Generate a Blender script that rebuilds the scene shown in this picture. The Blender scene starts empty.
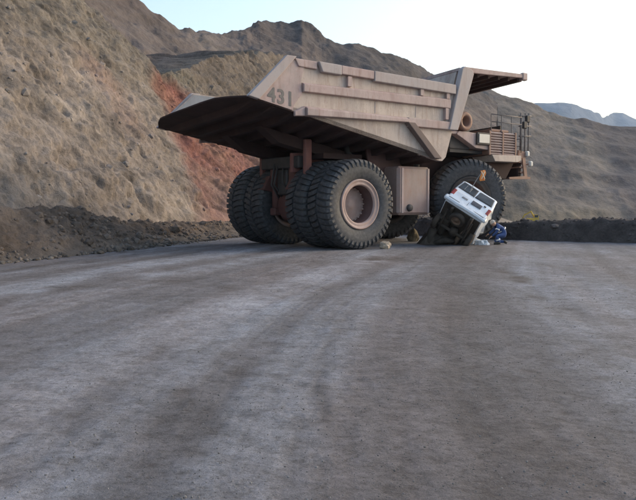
import bpy, bmesh, math, random
import numpy as np
from mathutils import Vector, Matrix

random.seed(7)
rng = np.random.default_rng(11)
R = math.radians
SC = bpy.context.scene
COL = SC.collection

# ------------------------------------------------------------------ camera
FPX, EYE, HORIZON = 747.0, 1.65, 204.0
PITCH = math.atan((250 - HORIZON) / FPX)
cam = bpy.data.cameras.new('camera')
cam.sensor_width = 36.0
cam.lens = 36.0 * FPX / 636.0
cam.clip_start = 0.1
cam.clip_end = 20000
cam_o = bpy.data.objects.new('camera', cam)
COL.objects.link(cam_o)
cam_o.location = (0, 0, EYE)
cam_o.rotation_euler = (R(90) - PITCH, 0, 0)
SC.camera = cam_o

# ------------------------------------------------------------------ sky, sun
SUN_EL, SUN_AZ = R(18), R(66)          # azimuth clockwise from +Y : behind, to the right of the camera
w = bpy.data.worlds.new('World')
SC.world = w
w.use_nodes = True
nt = w.node_tree
bg = nt.nodes['Background']
sky = nt.nodes.new('ShaderNodeTexSky')
sky.sky_type = 'NISHITA'
sky.sun_disc = False
sky.sun_elevation = SUN_EL
sky.sun_rotation = SUN_AZ
sky.air_density = 1.15
sky.dust_density = 3.0
sky.ozone_density = 1.0
nt.links.new(sky.outputs[0], bg.inputs[0])
bg.inputs[1].default_value = 0.15
sun = bpy.data.lights.new('sun', 'SUN')
sun.energy = 0.5
sun.angle = R(80)
sun.color = (1.0, 0.985, 0.965)
sun_o = bpy.data.objects.new('sun', sun)
COL.objects.link(sun_o)
sdir = Vector((math.sin(SUN_AZ) * math.cos(SUN_EL), math.cos(SUN_AZ) * math.cos(SUN_EL), math.sin(SUN_EL)))
sun_o.rotation_euler = (-sdir).to_track_quat('-Z', 'Y').to_euler()
sun_o.location = (20, -30, 60)
SC.view_settings.view_transform = 'Standard'
SC.view_settings.look = 'None'
SC.view_settings.gamma = 1.0
SC.view_settings.exposure = 1.27
SC.cycles.volume_bounces = 1
SC.cycles.max_bounces = 6

# ------------------------------------------------------------------ helpers
def at(px, py, Y):
    """world point seen at pixel (px,py) of the 636x500 photograph at depth Y"""
    cp, sp = math.cos(PITCH), math.sin(PITCH)
    a, b = (px - 318) / FPX, (250 - py) / FPX
    d = Vector((a, cp + b * sp, -sp + b * cp))
    return Vector((0, 0, EYE)) + d * (Y / d.y)

def on_ground(px, py):
    p = at(px, py, 1.0)
    d = p - Vector((0, 0, EYE))
    return Vector((0, 0, EYE)) + d * (-EYE / d.z)

def _h(i, j, k):
    M = 0xffffffff
    n = (i * 374761393 + j * 668265263 + k * 1274126177) & M
    n = ((n ^ (n >> 13)) * 1103515245) & M
    n = ((n ^ (n >> 15)) * 374761393) & M
    return ((n ^ (n >> 16)) & 0xffff) / 65535.0

def vnoise(p):
    p = np.asarray(p, float)
    f = np.floor(p); u = p - f; f = f.astype(np.int64)
    u = u * u * (3 - 2 * u)
    i, j, k = f[:, 0], f[:, 1], f[:, 2]
    r = 0
    for a in (0, 1):
        for b in (0, 1):
            for c in (0, 1):
                wgt = (u[:, 0] if a else 1 - u[:, 0]) * (u[:, 1] if b else 1 - u[:, 1]) * (u[:, 2] if c else 1 - u[:, 2])
                r = r + wgt * _h(i + a, j + b, k + c)
    return r * 2 - 1

def fbm(p, octs=4, lac=2.03, gain=0.5, ridge=False):
    p = np.asarray(p, float)
    s, a, n = 0, 1.0, 0
    for o in range(octs):
        v = vnoise(p + o * 17.3)
        if ridge: v = 1 - 2 * np.abs(v)
        s = s + a * v; n += a
        p = p * lac; a *= gain
    return s / n

def link(o, parent=None):
    COL.objects.link(o)
    if parent is not None: o.parent = parent
    return o

def tag(o, label=None, cat=None, group=None, kind=None):
    if label: o['label'] = label
    if cat: o['category'] = cat
    if group: o['group'] = group
    if kind: o['kind'] = kind
    return o

def empty(name, loc=(0, 0, 0), rz=0.0, parent=None):
    o = bpy.data.objects.new(name, None)
    o.empty_display_size = 0.3
    o.location = loc; o.rotation_euler = (0, 0, rz)
    return link(o, parent)

def from_np(name, verts, faces, mat, parent=None, smooth=True, col=None):
    me = bpy.data.meshes.new(name)
    verts = np.asarray(verts, np.float32); faces = np.asarray(faces, np.int32)
    me.vertices.add(len(verts)); me.vertices.foreach_set('co', verts.ravel())
    n, q = faces.shape
    me.loops.add(n * q); me.loops.foreach_set('vertex_index', faces.ravel())
    me.polygons.add(n)
    me.polygons.foreach_set('loop_start', np.arange(0, n * q, q, dtype=np.int32))
    me.polygons.foreach_set('use_smooth', np.full(n, smooth))
    me.update(calc_edges=True)
    if col is not None:
        at_ = me.color_attributes.new('tint', 'FLOAT_COLOR', 'POINT')
        c4 = np.ones((len(verts), 4), np.float32); c4[:, :3] = col
        at_.data.foreach_set('color', c4.ravel())
    me.materials.append(mat)
    return link(bpy.data.objects.new(name, me), parent)

def grid_faces(nr, nc):
    i = np.arange(nr - 1)[:, None] * nc + np.arange(nc - 1)[None]
    i = i.ravel()
    return np.stack([i, i + 1, i + nc + 1, i + nc], 1)

class MB:
    """collects shapes in one bmesh"""
    def __init__(s, xf=None): s.bm = bmesh.new(); s.xf = xf
    def box(s, c, size, rot=None, bev=0.0):
        g = bmesh.ops.create_cube(s.bm, size=1.0)
        vs = g['verts']
        M = Matrix.Translation(c) @ (rot.to_4x4() if rot else Matrix.Identity(4)) @ Matrix.Diagonal((*size, 1))
        bmesh.ops.transform(s.bm, matrix=M, verts=vs)
        if bev > 0:
            es = list({e for v in vs for e in v.link_edges})
            bmesh.ops.bevel(s.bm, geom=es, offset=bev, segments=1, affect='EDGES')
        return s
    def bb(s, a, b, bev=0.0):
        a, b = Vector(a), Vector(b)
        return s.box((a + b) / 2, [abs(x) for x in (b - a)], bev=bev)
    def prism(s, poly, v0, v1, plane='xz'):
        """closed polygon (x,z) extruded along y from v0 to v1 (or xy along z, or yz along x)"""
        def P(a, b, t):
            return (a, t, b) if plane == 'xz' else ((a, b, t) if plane == 'xy' else (t, a, b))
        A = [s.bm.verts.new(P(a, b, v0)) for a, b in poly]
        B = [s.bm.verts.new(P(a, b, v1)) for a, b in poly]
        n = len(poly)
        s.bm.faces.new(A); s.bm.faces.new(B[::-1])
        for i in range(n):
            j = (i + 1) % n
            s.bm.faces.new((A[j], A[i], B[i], B[j]))
        return s
    def tube(s, pts, r, n=10, cap=True):
        pts = [Vector(p) for p in pts]
        rs = r if isinstance(r, (list, tuple)) else [r] * len(pts)
        rings = []
        for k, p in enumerate(pts):
            d = (pts[min(k + 1, len(pts) - 1)] - pts[max(k - 1, 0)]).normalized()
            up = Vector((0, 0, 1)) if abs(d.z) < 0.9 else Vector((1, 0, 0))
            a = d.cross(up).normalized(); b = d.cross(a)
            rings.append([s.bm.verts.new(p + rs[k] * (a * math.cos(t) + b * math.sin(t)))
                          for t in [2 * math.pi * q / n for q in range(n)]])
        for A, B in zip(rings, rings[1:]):
            for q in range(n):
                f = s.bm.faces.new((A[q], A[(q + 1) % n], B[(q + 1) % n], B[q])); f.smooth = n > 6
        if cap:
            s.bm.faces.new(rings[0][::-1]); s.bm.faces.new(rings[-1])
        return s
    def lathe(s, prof, n=48, axis='y', c=(0, 0, 0), smooth=True):
        rings = []
        for r, y in prof:
            ring = []
            for q in range(n):
                t = 2 * math.pi * q / n
                p = (r * math.cos(t), y, r * math.sin(t)) if axis == 'y' else (r * math.cos(t), r * math.sin(t), y)
                ring.append(s.bm.verts.new((p[0] + c[0], p[1] + c[1], p[2] + c[2])))
            rings.append(ring)
        for A, B in zip(rings, rings[1:]):
            for q in range(n):
                f = s.bm.faces.new((A[q], A[(q + 1) % n], B[(q + 1) % n], B[q])); f.smooth = smooth
        return s
    def hexa(s, pts8):
        V = [s.bm.verts.new(p) for p in pts8]
        for f in ((0, 1, 2, 3), (7, 6, 5, 4), (0, 4, 5, 1), (1, 5, 6, 2), (2, 6, 7, 3), (3, 7, 4, 0)):
            s.bm.faces.new([V[i] for i in f])
        return s
    def build(s, name, mat, parent=None, bevel=0.0):
        bm = s.bm
        bmesh.ops.recalc_face_normals(bm, faces=bm.faces[:])
        if s.xf:
            for v in bm.verts: v.co = s.xf(v.co)
        me = bpy.data.meshes.new(name); bm.to_mesh(me); bm.free()
        me.materials.append(mat)
        o = link(bpy.data.objects.new(name, me), parent)
        if bevel > 0:
            m = o.modifiers.new('bevel', 'BEVEL'); m.width = bevel; m.segments = 2
            m.limit_method = 'ANGLE'; m.angle_limit = R(40)
        return o

def skin_mesh(name, verts, edges, radii, mat, parent=None, root=0, sub=2):
    me = bpy.data.meshes.new(name + '_cage'); me.from_pydata(verts, edges, [])
    ob = bpy.data.objects.new(name + '_cage', me); COL.objects.link(ob)
    ob.modifiers.new('skin', 'SKIN'); 
    m = ob.modifiers.new('sub', 'SUBSURF'); m.levels = sub; m.render_levels = sub
    for i, sv in enumerate(me.skin_vertices[0].data):
        r = radii[i]; sv.radius = (r, r) if not isinstance(r, tuple) else r
        sv.use_root = (i == root)
    dg = bpy.context.evaluated_depsgraph_get()
    em = bpy.data.meshes.new_from_object(ob.evaluated_get(dg))
    em.name = name
    bpy.data.objects.remove(ob); bpy.data.meshes.remove(me)
    em.materials.clear(); em.materials.append(mat)
    for p in em.polygons: p.use_smooth = True
    return link(bpy.data.objects.new(name, em), parent)

# ------------------------------------------------------------------ materials
def srgb(r, g, b): return tuple(((c / 255) / 12.92 if c / 255 < 0.04045 else ((c / 255 + 0.055) / 1.055) ** 2.4) for c in (r, g, b)) + (1,)
def L(*c): return tuple(c) + (1,)

def ramp(nt, fac, stops):
    n = nt.nodes.new('ShaderNodeValToRGB')
    el = n.color_ramp.elements
    while len(el) < len(stops): el.new(0.5)
    for e, (p, c) in zip(el, stops): e.position = p; e.color = c if len(c) == 4 else L(*c)
    nt.links.new(fac, n.inputs[0])
    return n.outputs[0]

def noise(nt, vec, scale, detail=5, rough=0.6, stretch=None):
    if stretch:
        m = nt.nodes.new('ShaderNodeMapping'); m.inputs['Scale'].default_value = stretch
        nt.links.new(vec, m.inputs[0]); vec = m.outputs[0]
    n = nt.nodes.new('ShaderNodeTexNoise')
    n.inputs['Scale'].default_value = scale; n.inputs['Detail'].default_value = detail
    n.inputs['Roughness'].default_value = rough
    nt.links.new(vec, n.inputs[0])
    return n.outputs[0]

def mixc(nt, fac, a, b, mode='MIX'):
    n = nt.nodes.new('ShaderNodeMix'); n.data_type = 'RGBA'; n.blend_type = mode
    if isinstance(fac, (int, float)): n.inputs[0].default_value = fac
    else: nt.links.new(fac, n.inputs[0])
    for sck, v in ((n.inputs[6], a), (n.inputs[7], b)):
        if isinstance(v, tuple): sck.default_value = v if len(v) == 4 else L(*v)
        else: nt.links.new(v, sck)
    return n.outputs[2]

def mth(nt, op, a, b=0.0, clamp=False):
    n = nt.nodes.new('ShaderNodeMath'); n.operation = op; n.use_clamp = clamp
    for k, v in ((0, a), (1, b)):
        if isinstance(v, (int, float)): n.inputs[k].default_value = v
        else: nt.links.new(v, n.inputs[k])
    return n.outputs[0]

def base_mat(name):
    m = bpy.data.materials.new(name); m.use_nodes = True
    nt = m.node_tree
    return m, nt, nt.nodes['Principled BSDF'], nt.nodes.new('ShaderNodeTexCoord')

def bump(nt, b, h, strength, dist):
    n = nt.nodes.new('ShaderNodeBump'); n.inputs['Strength'].default_value = strength
    n.inputs['Distance'].default_value = dist
    nt.links.new(h, n.inputs['Height']); nt.links.new(n.outputs[0], b.inputs['Normal'])

def worn(name, c1, c2, dirt, scale=0.8, rough=0.7, metal=0.0, dirt_amt=0.5, streak=(1.2, 1.2, 0.25), bmp=0.15, rust=0.0):
    """painted / dusty surface : two paint tones, vertical streaks of dirt, specks"""
    m, nt, b, tc = base_mat(name)
    v = tc.outputs['Object']
    n1 = noise(nt, v, scale, 6, 0.65)
    c = ramp(nt, n1, [(0.36, c1), (0.64, c2)])
    n2 = noise(nt, v, 1.6, 7, 0.7, streak)
    f = ramp(nt, n2, [(0.45, (0, 0, 0)), (0.75, (dirt_amt,) * 3)])
    c = mixc(nt, f, c, dirt)
    n3 = noise(nt, v, 14, 4, 0.7)
    f3 = ramp(nt, n3, [(0.60, (0, 0, 0)), (0.72, (dirt_amt * 0.7,) * 3)])
    c = mixc(nt, f3, c, dirt)
    if rust:
        n4 = noise(nt, v, 3.0, 6, .75, (2.2, 2.2, .22))
        f4 = ramp(nt, n4, [(.54, (0, 0, 0)), (.70, (rust,) * 3)])
        c = mixc(nt, f4, c, (.20, .085, .05))
        n5 = noise(nt, v, .45, 8, .75)
        f5 = ramp(nt, n5, [(.50, (0, 0, 0)), (.60, (rust * .9,) * 3)])
        c = mixc(nt, f5, c, (.30, .26, .245))
    nt.links.new(c, b.inputs['Base Color'])
    b.inputs['Roughness'].default_value = rough; b.inputs['Metallic'].default_value = metal
    bump(nt, b, n3, bmp, 0.02)
    return m

M = {}
M['cream'] = worn('cream_paint', (.55, .465, .40), (.46, .375, .33), (.21, .135, .105), 0.7, .75, dirt_amt=.7, rust=.55)
M['pink'] = worn('pink_paint', (.41, .298, .278), (.45, .355, .33), (.17, .105, .09), 0.8, .75, dirt_amt=.6, rust=.5)
M['grey_paint'] = worn('faded_rail_paint', (.38, .34, .335), (.40, .33, .31), (.17, .12, .10), 0.9, .75, dirt_amt=.5)
M['under'] = worn('floor_underside_steel', (.030, .015, .013), (.052, .025, .021), (.06, .045, .04), 0.9, .9, dirt_amt=.35)  # darker than the steel itself : shade under the body is in the colour
M['inner'] = worn('worn_bed_steel', (.30, .31, .34), (.24, .25, .27), (.16, .14, .13), 0.7, .55, dirt_amt=.5)
M['brace'] = worn('grimy_brace', (.15, .11, .10), (.19, .14, .125), (.10, .075, .065), 1.2, .8, dirt_amt=.5)
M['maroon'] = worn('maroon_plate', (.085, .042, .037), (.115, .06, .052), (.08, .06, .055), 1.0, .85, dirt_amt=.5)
M['redpanel'] = worn('faded_red_panel', (.19, .075, .062), (.24, .105, .088), (.12, .08, .07), 1.0, .8, dirt_amt=.5)
M['rail'] = worn('dusty_rail', (.11, .10, .10), (.16, .14, .135), (.2, .16, .14), 2.0, .7, dirt_amt=.4)
M['bracket'] = worn('shaded_red_bracket', (.022, .008, .007), (.032, .012, .010), (.03, .02, .017), 1.0, .9, dirt_amt=.3)  # red kept very dark : shadow under the fender is in the colour
M['red'] = worn('dark_red_frame_paint', (.10, .04, .034), (.14, .058, .048), (.10, .07, .06), 1.0, .75, dirt_amt=.5)
M['tank'] = worn('tank_paint', (.32, .205, .175), (.37, .26, .225), (.17, .12, .10), 0.8, .7, dirt_amt=.6, rust=.5)
M['rim'] = worn('rim_paint', (.36, .245, .215), (.42, .315, .28), (.14, .095, .08), 2.0, .7, dirt_amt=.45)
M['orange'] = worn('rusty_orange_paint', (.22, .115, .082), (.27, .165, .125), (.2, .12, .1), 2.0, .7, dirt_amt=.4)
M['dark'] = worn('dark_metal', (.035, .032, .032), (.06, .052, .05), (.12, .10, .09), 2.0, .7, dirt_amt=.3)
M['steel'] = worn('grey_metal', (.22, .22, .23), (.30, .30, .30), (.15, .12, .10), 2.0, .5, dirt_amt=.4)
M['white'] = worn('white_vehicle_paint', (.72, .76, .82), (.78, .81, .85), (.30, .26, .22), 1.5, .35, dirt_amt=.25)
M['white_lamp'] = worn('white_lamp_housing', (.50, .49, .46), (.56, .54, .51), (.4, .35, .3), 3.0, .5, dirt_amt=.3)
M['number'] = worn('faded_grey_number', (.12, .12, .118), (.18, .17, .16), (.25, .18, .16), 5.0, .8, dirt_amt=.7)
M['red_lamp'] = worn('red_lamp', (.28, .025, .02), (.34, .04, .03), (.1, .05, .04), 4.0, .3, dirt_amt=.3)
M['plate'] = worn('plate', (.05, .055, .07), (.09, .09, .11), (.25, .25, .27), 8.0, .5, dirt_amt=.5)
M['flag'] = worn('orange_flag', (.85, .28, .06), (.90, .36, .10), (.7, .2, .05), 8.0, .6, dirt_amt=.2)
M['flag_cross'] = worn('pale_cross', (.85, .72, .52), (.9, .8, .6), (.8, .5, .3), 8.0, .6, dirt_amt=.2)
M['yellow'] = worn('yellow_machine', (.62, .40, .05), (.70, .48, .08), (.3, .2, .08), 1.0, .6, dirt_amt=.3)
M['navy'] = worn('navy_cloth', (.022, .055, .17), (.035, .08, .24), (.05, .06, .09), 5.0, .85, dirt_amt=.4)
M['reflect'] = worn('pale_reflective_tape', (.6, .63, .68), (.7, .72, .75), (.4, .4, .4), 8.0, .5, dirt_amt=.3)
M['skin'] = worn('skin', (.45, .27, .19), (.5, .31, .22), (.35, .2, .14), 6.0, .6, dirt_amt=.2)
M['hair'] = worn('dark_hair', (.02, .016, .014), (.03, .024, .02), (.04, .03, .03), 9.0, .6, dirt_amt=.2)
M['helmet'] = worn('pale_helmet', (.34, .33, .32), (.42, .41, .39), (.4, .4, .4), 6.0, .4, dirt_amt=.2)
M['boot'] = worn('black_boot', (.02, .02, .02), (.035, .03, .03), (.1, .09, .08), 6.0, .7, dirt_amt=.4)
M['muck'] = worn('muddy_underbody', (.036, .028, .023), (.07, .052, .038), (.12, .092, .07), 3.0, .9, dirt_amt=.6)
M['rust'] = worn('rusty_wheel_steel', (.17, .11, .075), (.24, .16, .11), (.10, .07, .055), 4.0, .8, dirt_amt=.4)

def m_glass(name, c):
    m, nt, b, tc = base_mat(name)
    n = noise(nt, tc.outputs['Object'], 3, 4)
    nt.links.new(ramp(nt, n, [(.35, c), (.7, tuple(x * 1.8 for x in c))]), b.inputs['Base Color'])
    b.inputs['Roughness'].default_value = 0.18
    return m
M['glass'] = m_glass('dark_glass', (.025, .030, .035))
M['lens'] = m_glass('lamp_lens', (.55, .55, .55))

def m_tyre():
    m, nt, b, tc = base_mat('dusty_rubber')
    v = tc.outputs['Object']
    n1 = noise(nt, v, 1.3, 6, .6); n2 = noise(nt, v, 9, 5, .7)
    c = ramp(nt, n1, [(.35, (.022, .024, .029)), (.68, (.044, .045, .049))])
    f = ramp(nt, n2, [(.40, (.10, .10, .10)), (.72, (.75, .75, .75))])
    c = mixc(nt, f, c, (.112, .108, .110))
    nt.links.new(c, b.inputs['Base Color']); b.inputs['Roughness'].default_value = .72
    bump(nt, b, n2, .2, .02)
    return m
M['tyre'] = m_tyre()

def m_rock(name, s1=0.35, s2=2.2, s3=9.0, contrast=(.62, 1.28), bmp=.8, bdist=.25, rough=.95, strata=None, crack=0.0):
    """rock/soil : the mesh carries the colour of its beds, noise breaks it up"""
    m, nt, b, tc = base_mat(name)
    v = tc.outputs['Object']
    a = nt.nodes.new('ShaderNodeVertexColor'); a.layer_name = 'tint'
    n1 = noise(nt, v, s1, 8, .62, strata); n2 = noise(nt, v, s2, 8 if not crack else 5, .68 if not crack else .58, strata); n3 = noise(nt, v, s3, 5, .7)
    lo, hi = contrast
    k1 = ramp(nt, n1, [(.3, (lo, lo, lo)), (.7, (hi, hi, hi))])
    k2 = ramp(nt, n2, [(.30, (lo * .9,) * 3), (.45, (.95,) * 3), (.72, (hi,) * 3)])
    k3 = ramp(nt, n3, [(.28, (.68,) * 3), (.5, (1,) * 3), (.75, (1.16,) * 3)])
    c = mixc(nt, 1.0, a.outputs[0], k1, 'MULTIPLY'); c = mixc(nt, 1.0, c, k2, 'MULTIPLY'); c = mixc(nt, 1.0, c, k3, 'MULTIPLY')
    nt.links.new(c, b.inputs['Base Color']); b.inputs['Roughness'].default_value = rough
    b.inputs['Specular IOR Level'].default_value = 0.15
    h = mth(nt, 'ADD', n2, mth(nt, 'MULTIPLY', n3, .35))
    if crack:
        vo = nt.nodes.new('ShaderNodeTexVoronoi'); vo.feature = 'F1'; vo.inputs['Scale'].default_value = 1.3
        vo.inputs['Detail'].default_value = 4; vo.inputs['Roughness'].default_value = .72
        wv = nt.nodes.new('ShaderNodeVectorMath'); wv.operation = 'ADD'
        nc = nt.nodes.new('ShaderNodeTexNoise'); nc.inputs['Scale'].default_value = 1.1; nc.inputs['Detail'].default_value = 3
        nt.links.new(v, nc.inputs[0]); nt.links.new(v, wv.inputs[0]); nt.links.new(nc.outputs[1], wv.inputs[1])
        mp = nt.nodes.new('ShaderNodeMapping'); mp.inputs['Rotation'].default_value = (R(38), R(10), 0); mp.inputs['Scale'].default_value = (1, .75, 1.7)
        nt.links.new(wv.outputs[0], mp.inputs[0]); nt.links.new(mp.outputs[0], vo.inputs['Vector'])
        h = mth(nt, 'ADD', h, mth(nt, 'MULTIPLY', vo.outputs['Distance'], crack))
        kc = ramp(nt, vo.outputs['Distance'], [(.10, (1.05, 1.05, 1.05)), (.50, (1, 1, 1)), (.85, (.80, .78, .76))])
        c = mixc(nt, 1.0, c, kc, 'MULTIPLY'); nt.links.new(c, b.inputs['Base Color'])
    bump(nt, b, h, bmp, bdist)
    return m
M['cut'] = m_rock('cut_rock', .3, 1.5, 7.0, (.72, 1.20), .60, .17, crack=-.30)
M['berm'] = m_rock('berm_soil', .5, 2.6, 11.0, (.66, 1.3), .9, .12)
M['hill'] = m_rock('hill_rock', .035, .16, .9, (.74, 1.22), .6, 1.4, strata=(1, 1, 2.0))
M['far'] = m_rock('pit_rock', .015, .09, .5, (.76, 1.2), .6, 2.2, strata=(1, 1, 2.5))
M['mount'] = m_rock('mountain_rock', .002, .008, .04, (.8, 1.2), .5, 30.0)
M['ground'] = m_rock('pit_floor_soil', .02, .2, 1.5, (.75, 1.2), .5, .3)
M['stone'] = m_rock('loose_stone', .8, 3.0, 14.0, (.75, 1.3), .5, .03)

def m_road():
    m, nt, b, tc = base_mat('road_gravel')
    v = tc.outputs['Object']
    a = nt.nodes.new('ShaderNodeVertexColor'); a.layer_name = 'tint'
    n0 = noise(nt, v, .55, 7, .65)
    n1 = noise(nt, v, 3.5, 8, .72, (1, 1, 1))
    n2 = noise(nt, v, 16, 7, .78)
    n3 = noise(nt, v, 75, 4, .8)
    k0 = ramp(nt, n0, [(.3, (.80, .79, .78)), (.7, (1.18, 1.18, 1.19))])
    k1 = ramp(nt, n1, [(.30, (.60, .57, .55)), (.46, (.96, .96, .96)), (.70, (1.30, 1.31, 1.34))])
    k2 = ramp(nt, n2, [(.32, (.50, .48, .46)), (.46, (.98, .98, .98)), (.70, (1.38, 1.38, 1.40))])
    k3 = ramp(nt, n3, [(.3, (.70, .70, .70)), (.5, (1, 1, 1)), (.72, (1.28, 1.28, 1.28))])
    c = a.outputs[0]
    for k in (k0, k1, k2, k3): c = mixc(nt, 1.0, c, k, 'MULTIPLY')
    nt.links.new(c, b.inputs['Base Color'])
    b.inputs['Roughness'].default_value = .86; b.inputs['Specular IOR Level'].default_value = .35
    h = mth(nt, 'ADD', mth(nt, 'MULTIPLY', n2, .6), mth(nt, 'ADD', mth(nt, 'MULTIPLY', n1, 1.6), mth(nt, 'MULTIPLY', n3, .25)))
    bump(nt, b, h, .85, .06)
    return m
M['road'] = m_road()

# ------------------------------------------------------------------ terrain
def edge_x(y):                # foot of the left berm = left edge of the haul road
    return -9.06 + (y - 21.23) * 0.2853

def pl_dist(P, line):
    """distance of points P(n,2) to a polyline"""
    d = np.full(len(P), 1e9)
    for (a, b) in zip(line, line[1:]):
        a = np.array(a[:2]); b = np.array(b[:2]); ab = b - a
        t = np.clip(((P - a) @ ab) / (ab @ ab), 0, 1)
        d = np.minimum(d, np.hypot(*(P - (a + t[:, None] * ab)).T))
    return d

def sstep(a, b, x):
    t = np.clip((x - a) / (b - a), 0, 1); return t * t * (3 - 2 * t)

RB = [(60, 6), (42, 17), (30, 23.6), (20, 28.6), (13.6, 32.6), (9.2, 35.6), (6.2, 39), (4.2, 44), (3.8, 50), (6, 62), (13, 84), (26, 112)]   # centre line of the right berm

# the ground sheet : plateau of the road bench, dropping into the pit beyond the right berm
def ground_sheet():
    rr = np.concatenate([np.linspace(0, 60, 61), np.geomspace(62, 7000, 60)])
    th = np.linspace(0, 2 * np.pi, 241)
    X = rr[:, None] * np.cos(th)[None]; Y = rr[:, None] * np.sin(th)[None]
    P = np.stack([X.ravel(), Y.ravel()], 1)
    # side of the right berm : pit side is where x is beyond the berm line
    ys = np.array([p[1] for p in RB[5:]]); xs = np.array([p[0] for p in RB[5:]])
    bx = np.interp(P[:, 1], ys, xs)
    line_y = np.interp(P[:, 0], [9.2, 13.6, 20, 30, 42, 60, 100], [35.6, 32.6, 28.6, 23.6, 17, 6, -20])
    past = np.where(P[:, 1] > 35.6, P[:, 0] - bx, (P[:, 1] - line_y) * 0.8)
    past = np.where((P[:, 0] < 9.2) & (P[:, 1] <= 35.6), -5, past)
    drop = sstep(0.6, 14, past)
    z = -0.16 - 5.6 * drop
    z = z + drop * 0.5 * fbm(np.stack([P[:, 0] * .05, P[:, 1] * .05, P[:, 0] * 0], 1), 3)
    V = np.stack([P[:, 0], P[:, 1], z], 1)
    c = np.array([.19, .165, .145])[None] * np.ones((len(P), 1))
    o = from_np('ground', V, grid_faces(len(rr), len(th)), M['ground'], col=c)
    tag(o, kind='structure')
ground_sheet()

# haul road : dense near the camera, with ruts and bands of pale fines and darker ground
def road():
    ys = np.concatenate([np.arange(-8, 3, .3), np.arange(3, 10, .035), np.arange(10, 20, .07), np.arange(20, 46, .15), np.arange(46, 100, .8)])
    s = np.linspace(-1, 1, 460)
    xl = edge_x(ys) - 1.2
    xr = np.interp(ys, [-8, 6, 23.6, 28.6, 32.6, 35.6, 39, 44, 50, 62, 84, 100], [60, 60, 30, 20, 13.6, 9.2, 6.2, 4.2, 3.8, 6, 13, 20])
    xr = np.minimum(xr, 24)
    # denser around the view axis
    w_ = np.abs(s) ** 1.5
    X = np.where(s[None] < 0, xl[:, None], xr[:, None]) * w_[None]
    Y = np.repeat(ys[:, None], len(s), 1)
    P = np.stack([X.ravel(), Y.ravel()], 1)
    n = len(P)
    z0 = np.zeros(n)
    wob = fbm(np.stack([P[:, 0] * .5, P[:, 1] * .35, z0], 1), 3)[:, None]
    Q = P + .35 * np.concatenate([wob, -wob], 1)
    base = np.array([.152, .145, .152])
    pale = np.array([.268, .280, .312])
    dark = np.array([.082, .070, .066])
    # path of the traffic : straight close by, bending right with the road further on
    yk = np.arange(-10, 110, .5); slope = np.interp(yk, [-10, 5, 8, 14, 20, 110], [0, .02, .13, .20, .285, .285])
    xc = np.cumsum(slope) * .5; xc -= np.interp(5, yk, xc)
    u = P[:, 0] - np.interp(P[:, 1], yk, xc); vv = P[:, 1]
    u = u + .22 * fbm(np.stack([u * .3, vv * .12, z0 + 1], 1), 3)
    lane = np.interp(u, [-14, -9.5, -8.6, -8.0, -7.2, -6.3, -5.4, -4.6, -3.9, -3.2, -2.3, -1.3, -.7, -.1, .5, 1.1, 1.7, 2.4, 3.1, 4.0, 4.8, 6, 7.5, 9, 14],
                        [-.2, .1, -.5, .1, .5, -.2, .45, .1, .35, .15, .75, .55, .15, .0, -.55, -.8, -.6, -.1, .65, .55, -.1, -.3, .2, -.2, .2])
    st = fbm(np.stack([u * 1.1, vv * .035, z0 + 9], 1), 3) * .8 + fbm(np.stack([u * 4.0, vv * .07, z0 + 29], 1), 4, gain=.65) * .9
    br = fbm(np.stack([P[:, 0] * .8, vv * .35, z0 + 41], 1), 4)
    bl = fbm(np.stack([P[:, 0] * 3.2, vv * 1.6, z0 + 77], 1), 4, gain=.65)
    k = lane * (.80 + .6 * br) + .55 * st + .30 * br + .34 * bl
    kp = np.clip(k, 0, 1)[:, None]; kd = np.clip(-k, 0, 1)[:, None]
    col = base * (1 - kp) + pale * kp
    col = col * (1 - kd) + dark * kd
    hgt = .016 * fbm(np.stack([P[:, 0] * 1.2, vv * 1.0, z0], 1), 4) + .04 * fbm(np.stack([P[:, 0] * .25, vv * .25, z0 + 3], 1), 2) + .012 * st
    g = lambda *pp: [tuple(on_ground(*p)[:2]) for p in pp]
    def band(line, width, target, amt, depth=0.0, rough=.8):
        nonlocal col, hgt
        d = pl_dist(Q, line)
        k = np.exp(-(d / width) ** 2)
        br = np.clip(.5 + rough * fbm(np.stack([P[:, 0] * 2.1 + width * 7, P[:, 1] * 1.2, z0 + len(line)], 1), 4) * 1.8, 0, 1.2)
        k2 = np.clip(k * br * amt * 1.6, 0, 1)[:, None]
        col = col * (1 - k2) + target * k2
        hgt = hgt + depth * k
    band(g((36, 480), (73, 444), (106, 405), (140, 380), (175, 345)), 0.132, dark, .34, -.003)
    band(g((195, 450), (207, 427), (224, 405), (250, 370)), 0.132, dark, .34, -.003)
    band(g((300, 500), (302, 450), (325, 390), (350, 330)), 0.099, dark, .34, -.003)
    band(g((120, 500), (160, 440), (200, 390)), 0.110, dark, .34, -.003)
    band(g((340, 262), (370, 262), (400, 258)), 1.2, dark, .55)  # broad dark patch before the near rear wheel
    band(g((440, 256), (470, 260), (500, 272), (540, 292), (600, 320)), .30, dark, .6, -.012)
    band(g((240, 290), (180, 280), (120, 280), (40, 292), (-30, 310)), .40, dark, .35)
    band(g((140, 275), (200, 268), (265, 258), (320, 250)), .55, pale, .5)
    band(g((0, 300), (70, 278), (150, 262), (225, 252)), .35, pale, .5)
    band(g((80, 262), (150, 251), (225, 244), (300, 240)), .35, dark, .5, -.02)
    band(g((0, 271), (80, 258), (160, 247), (225, 241)), .25, dark, .6, -.02)
    warm = sstep(-.1, .45, fbm(np.stack([u * .8, vv * .10, z0 + 19], 1), 3))[:, None]
    col = col * (1 + warm * np.array([.05, -.01, -.05]))
    # ruts made in wet ground, close by
    cl = fbm(np.stack([P[:, 0] * 5, P[:, 1] * 4, z0 + 5], 1), 4, ridge=True)
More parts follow.
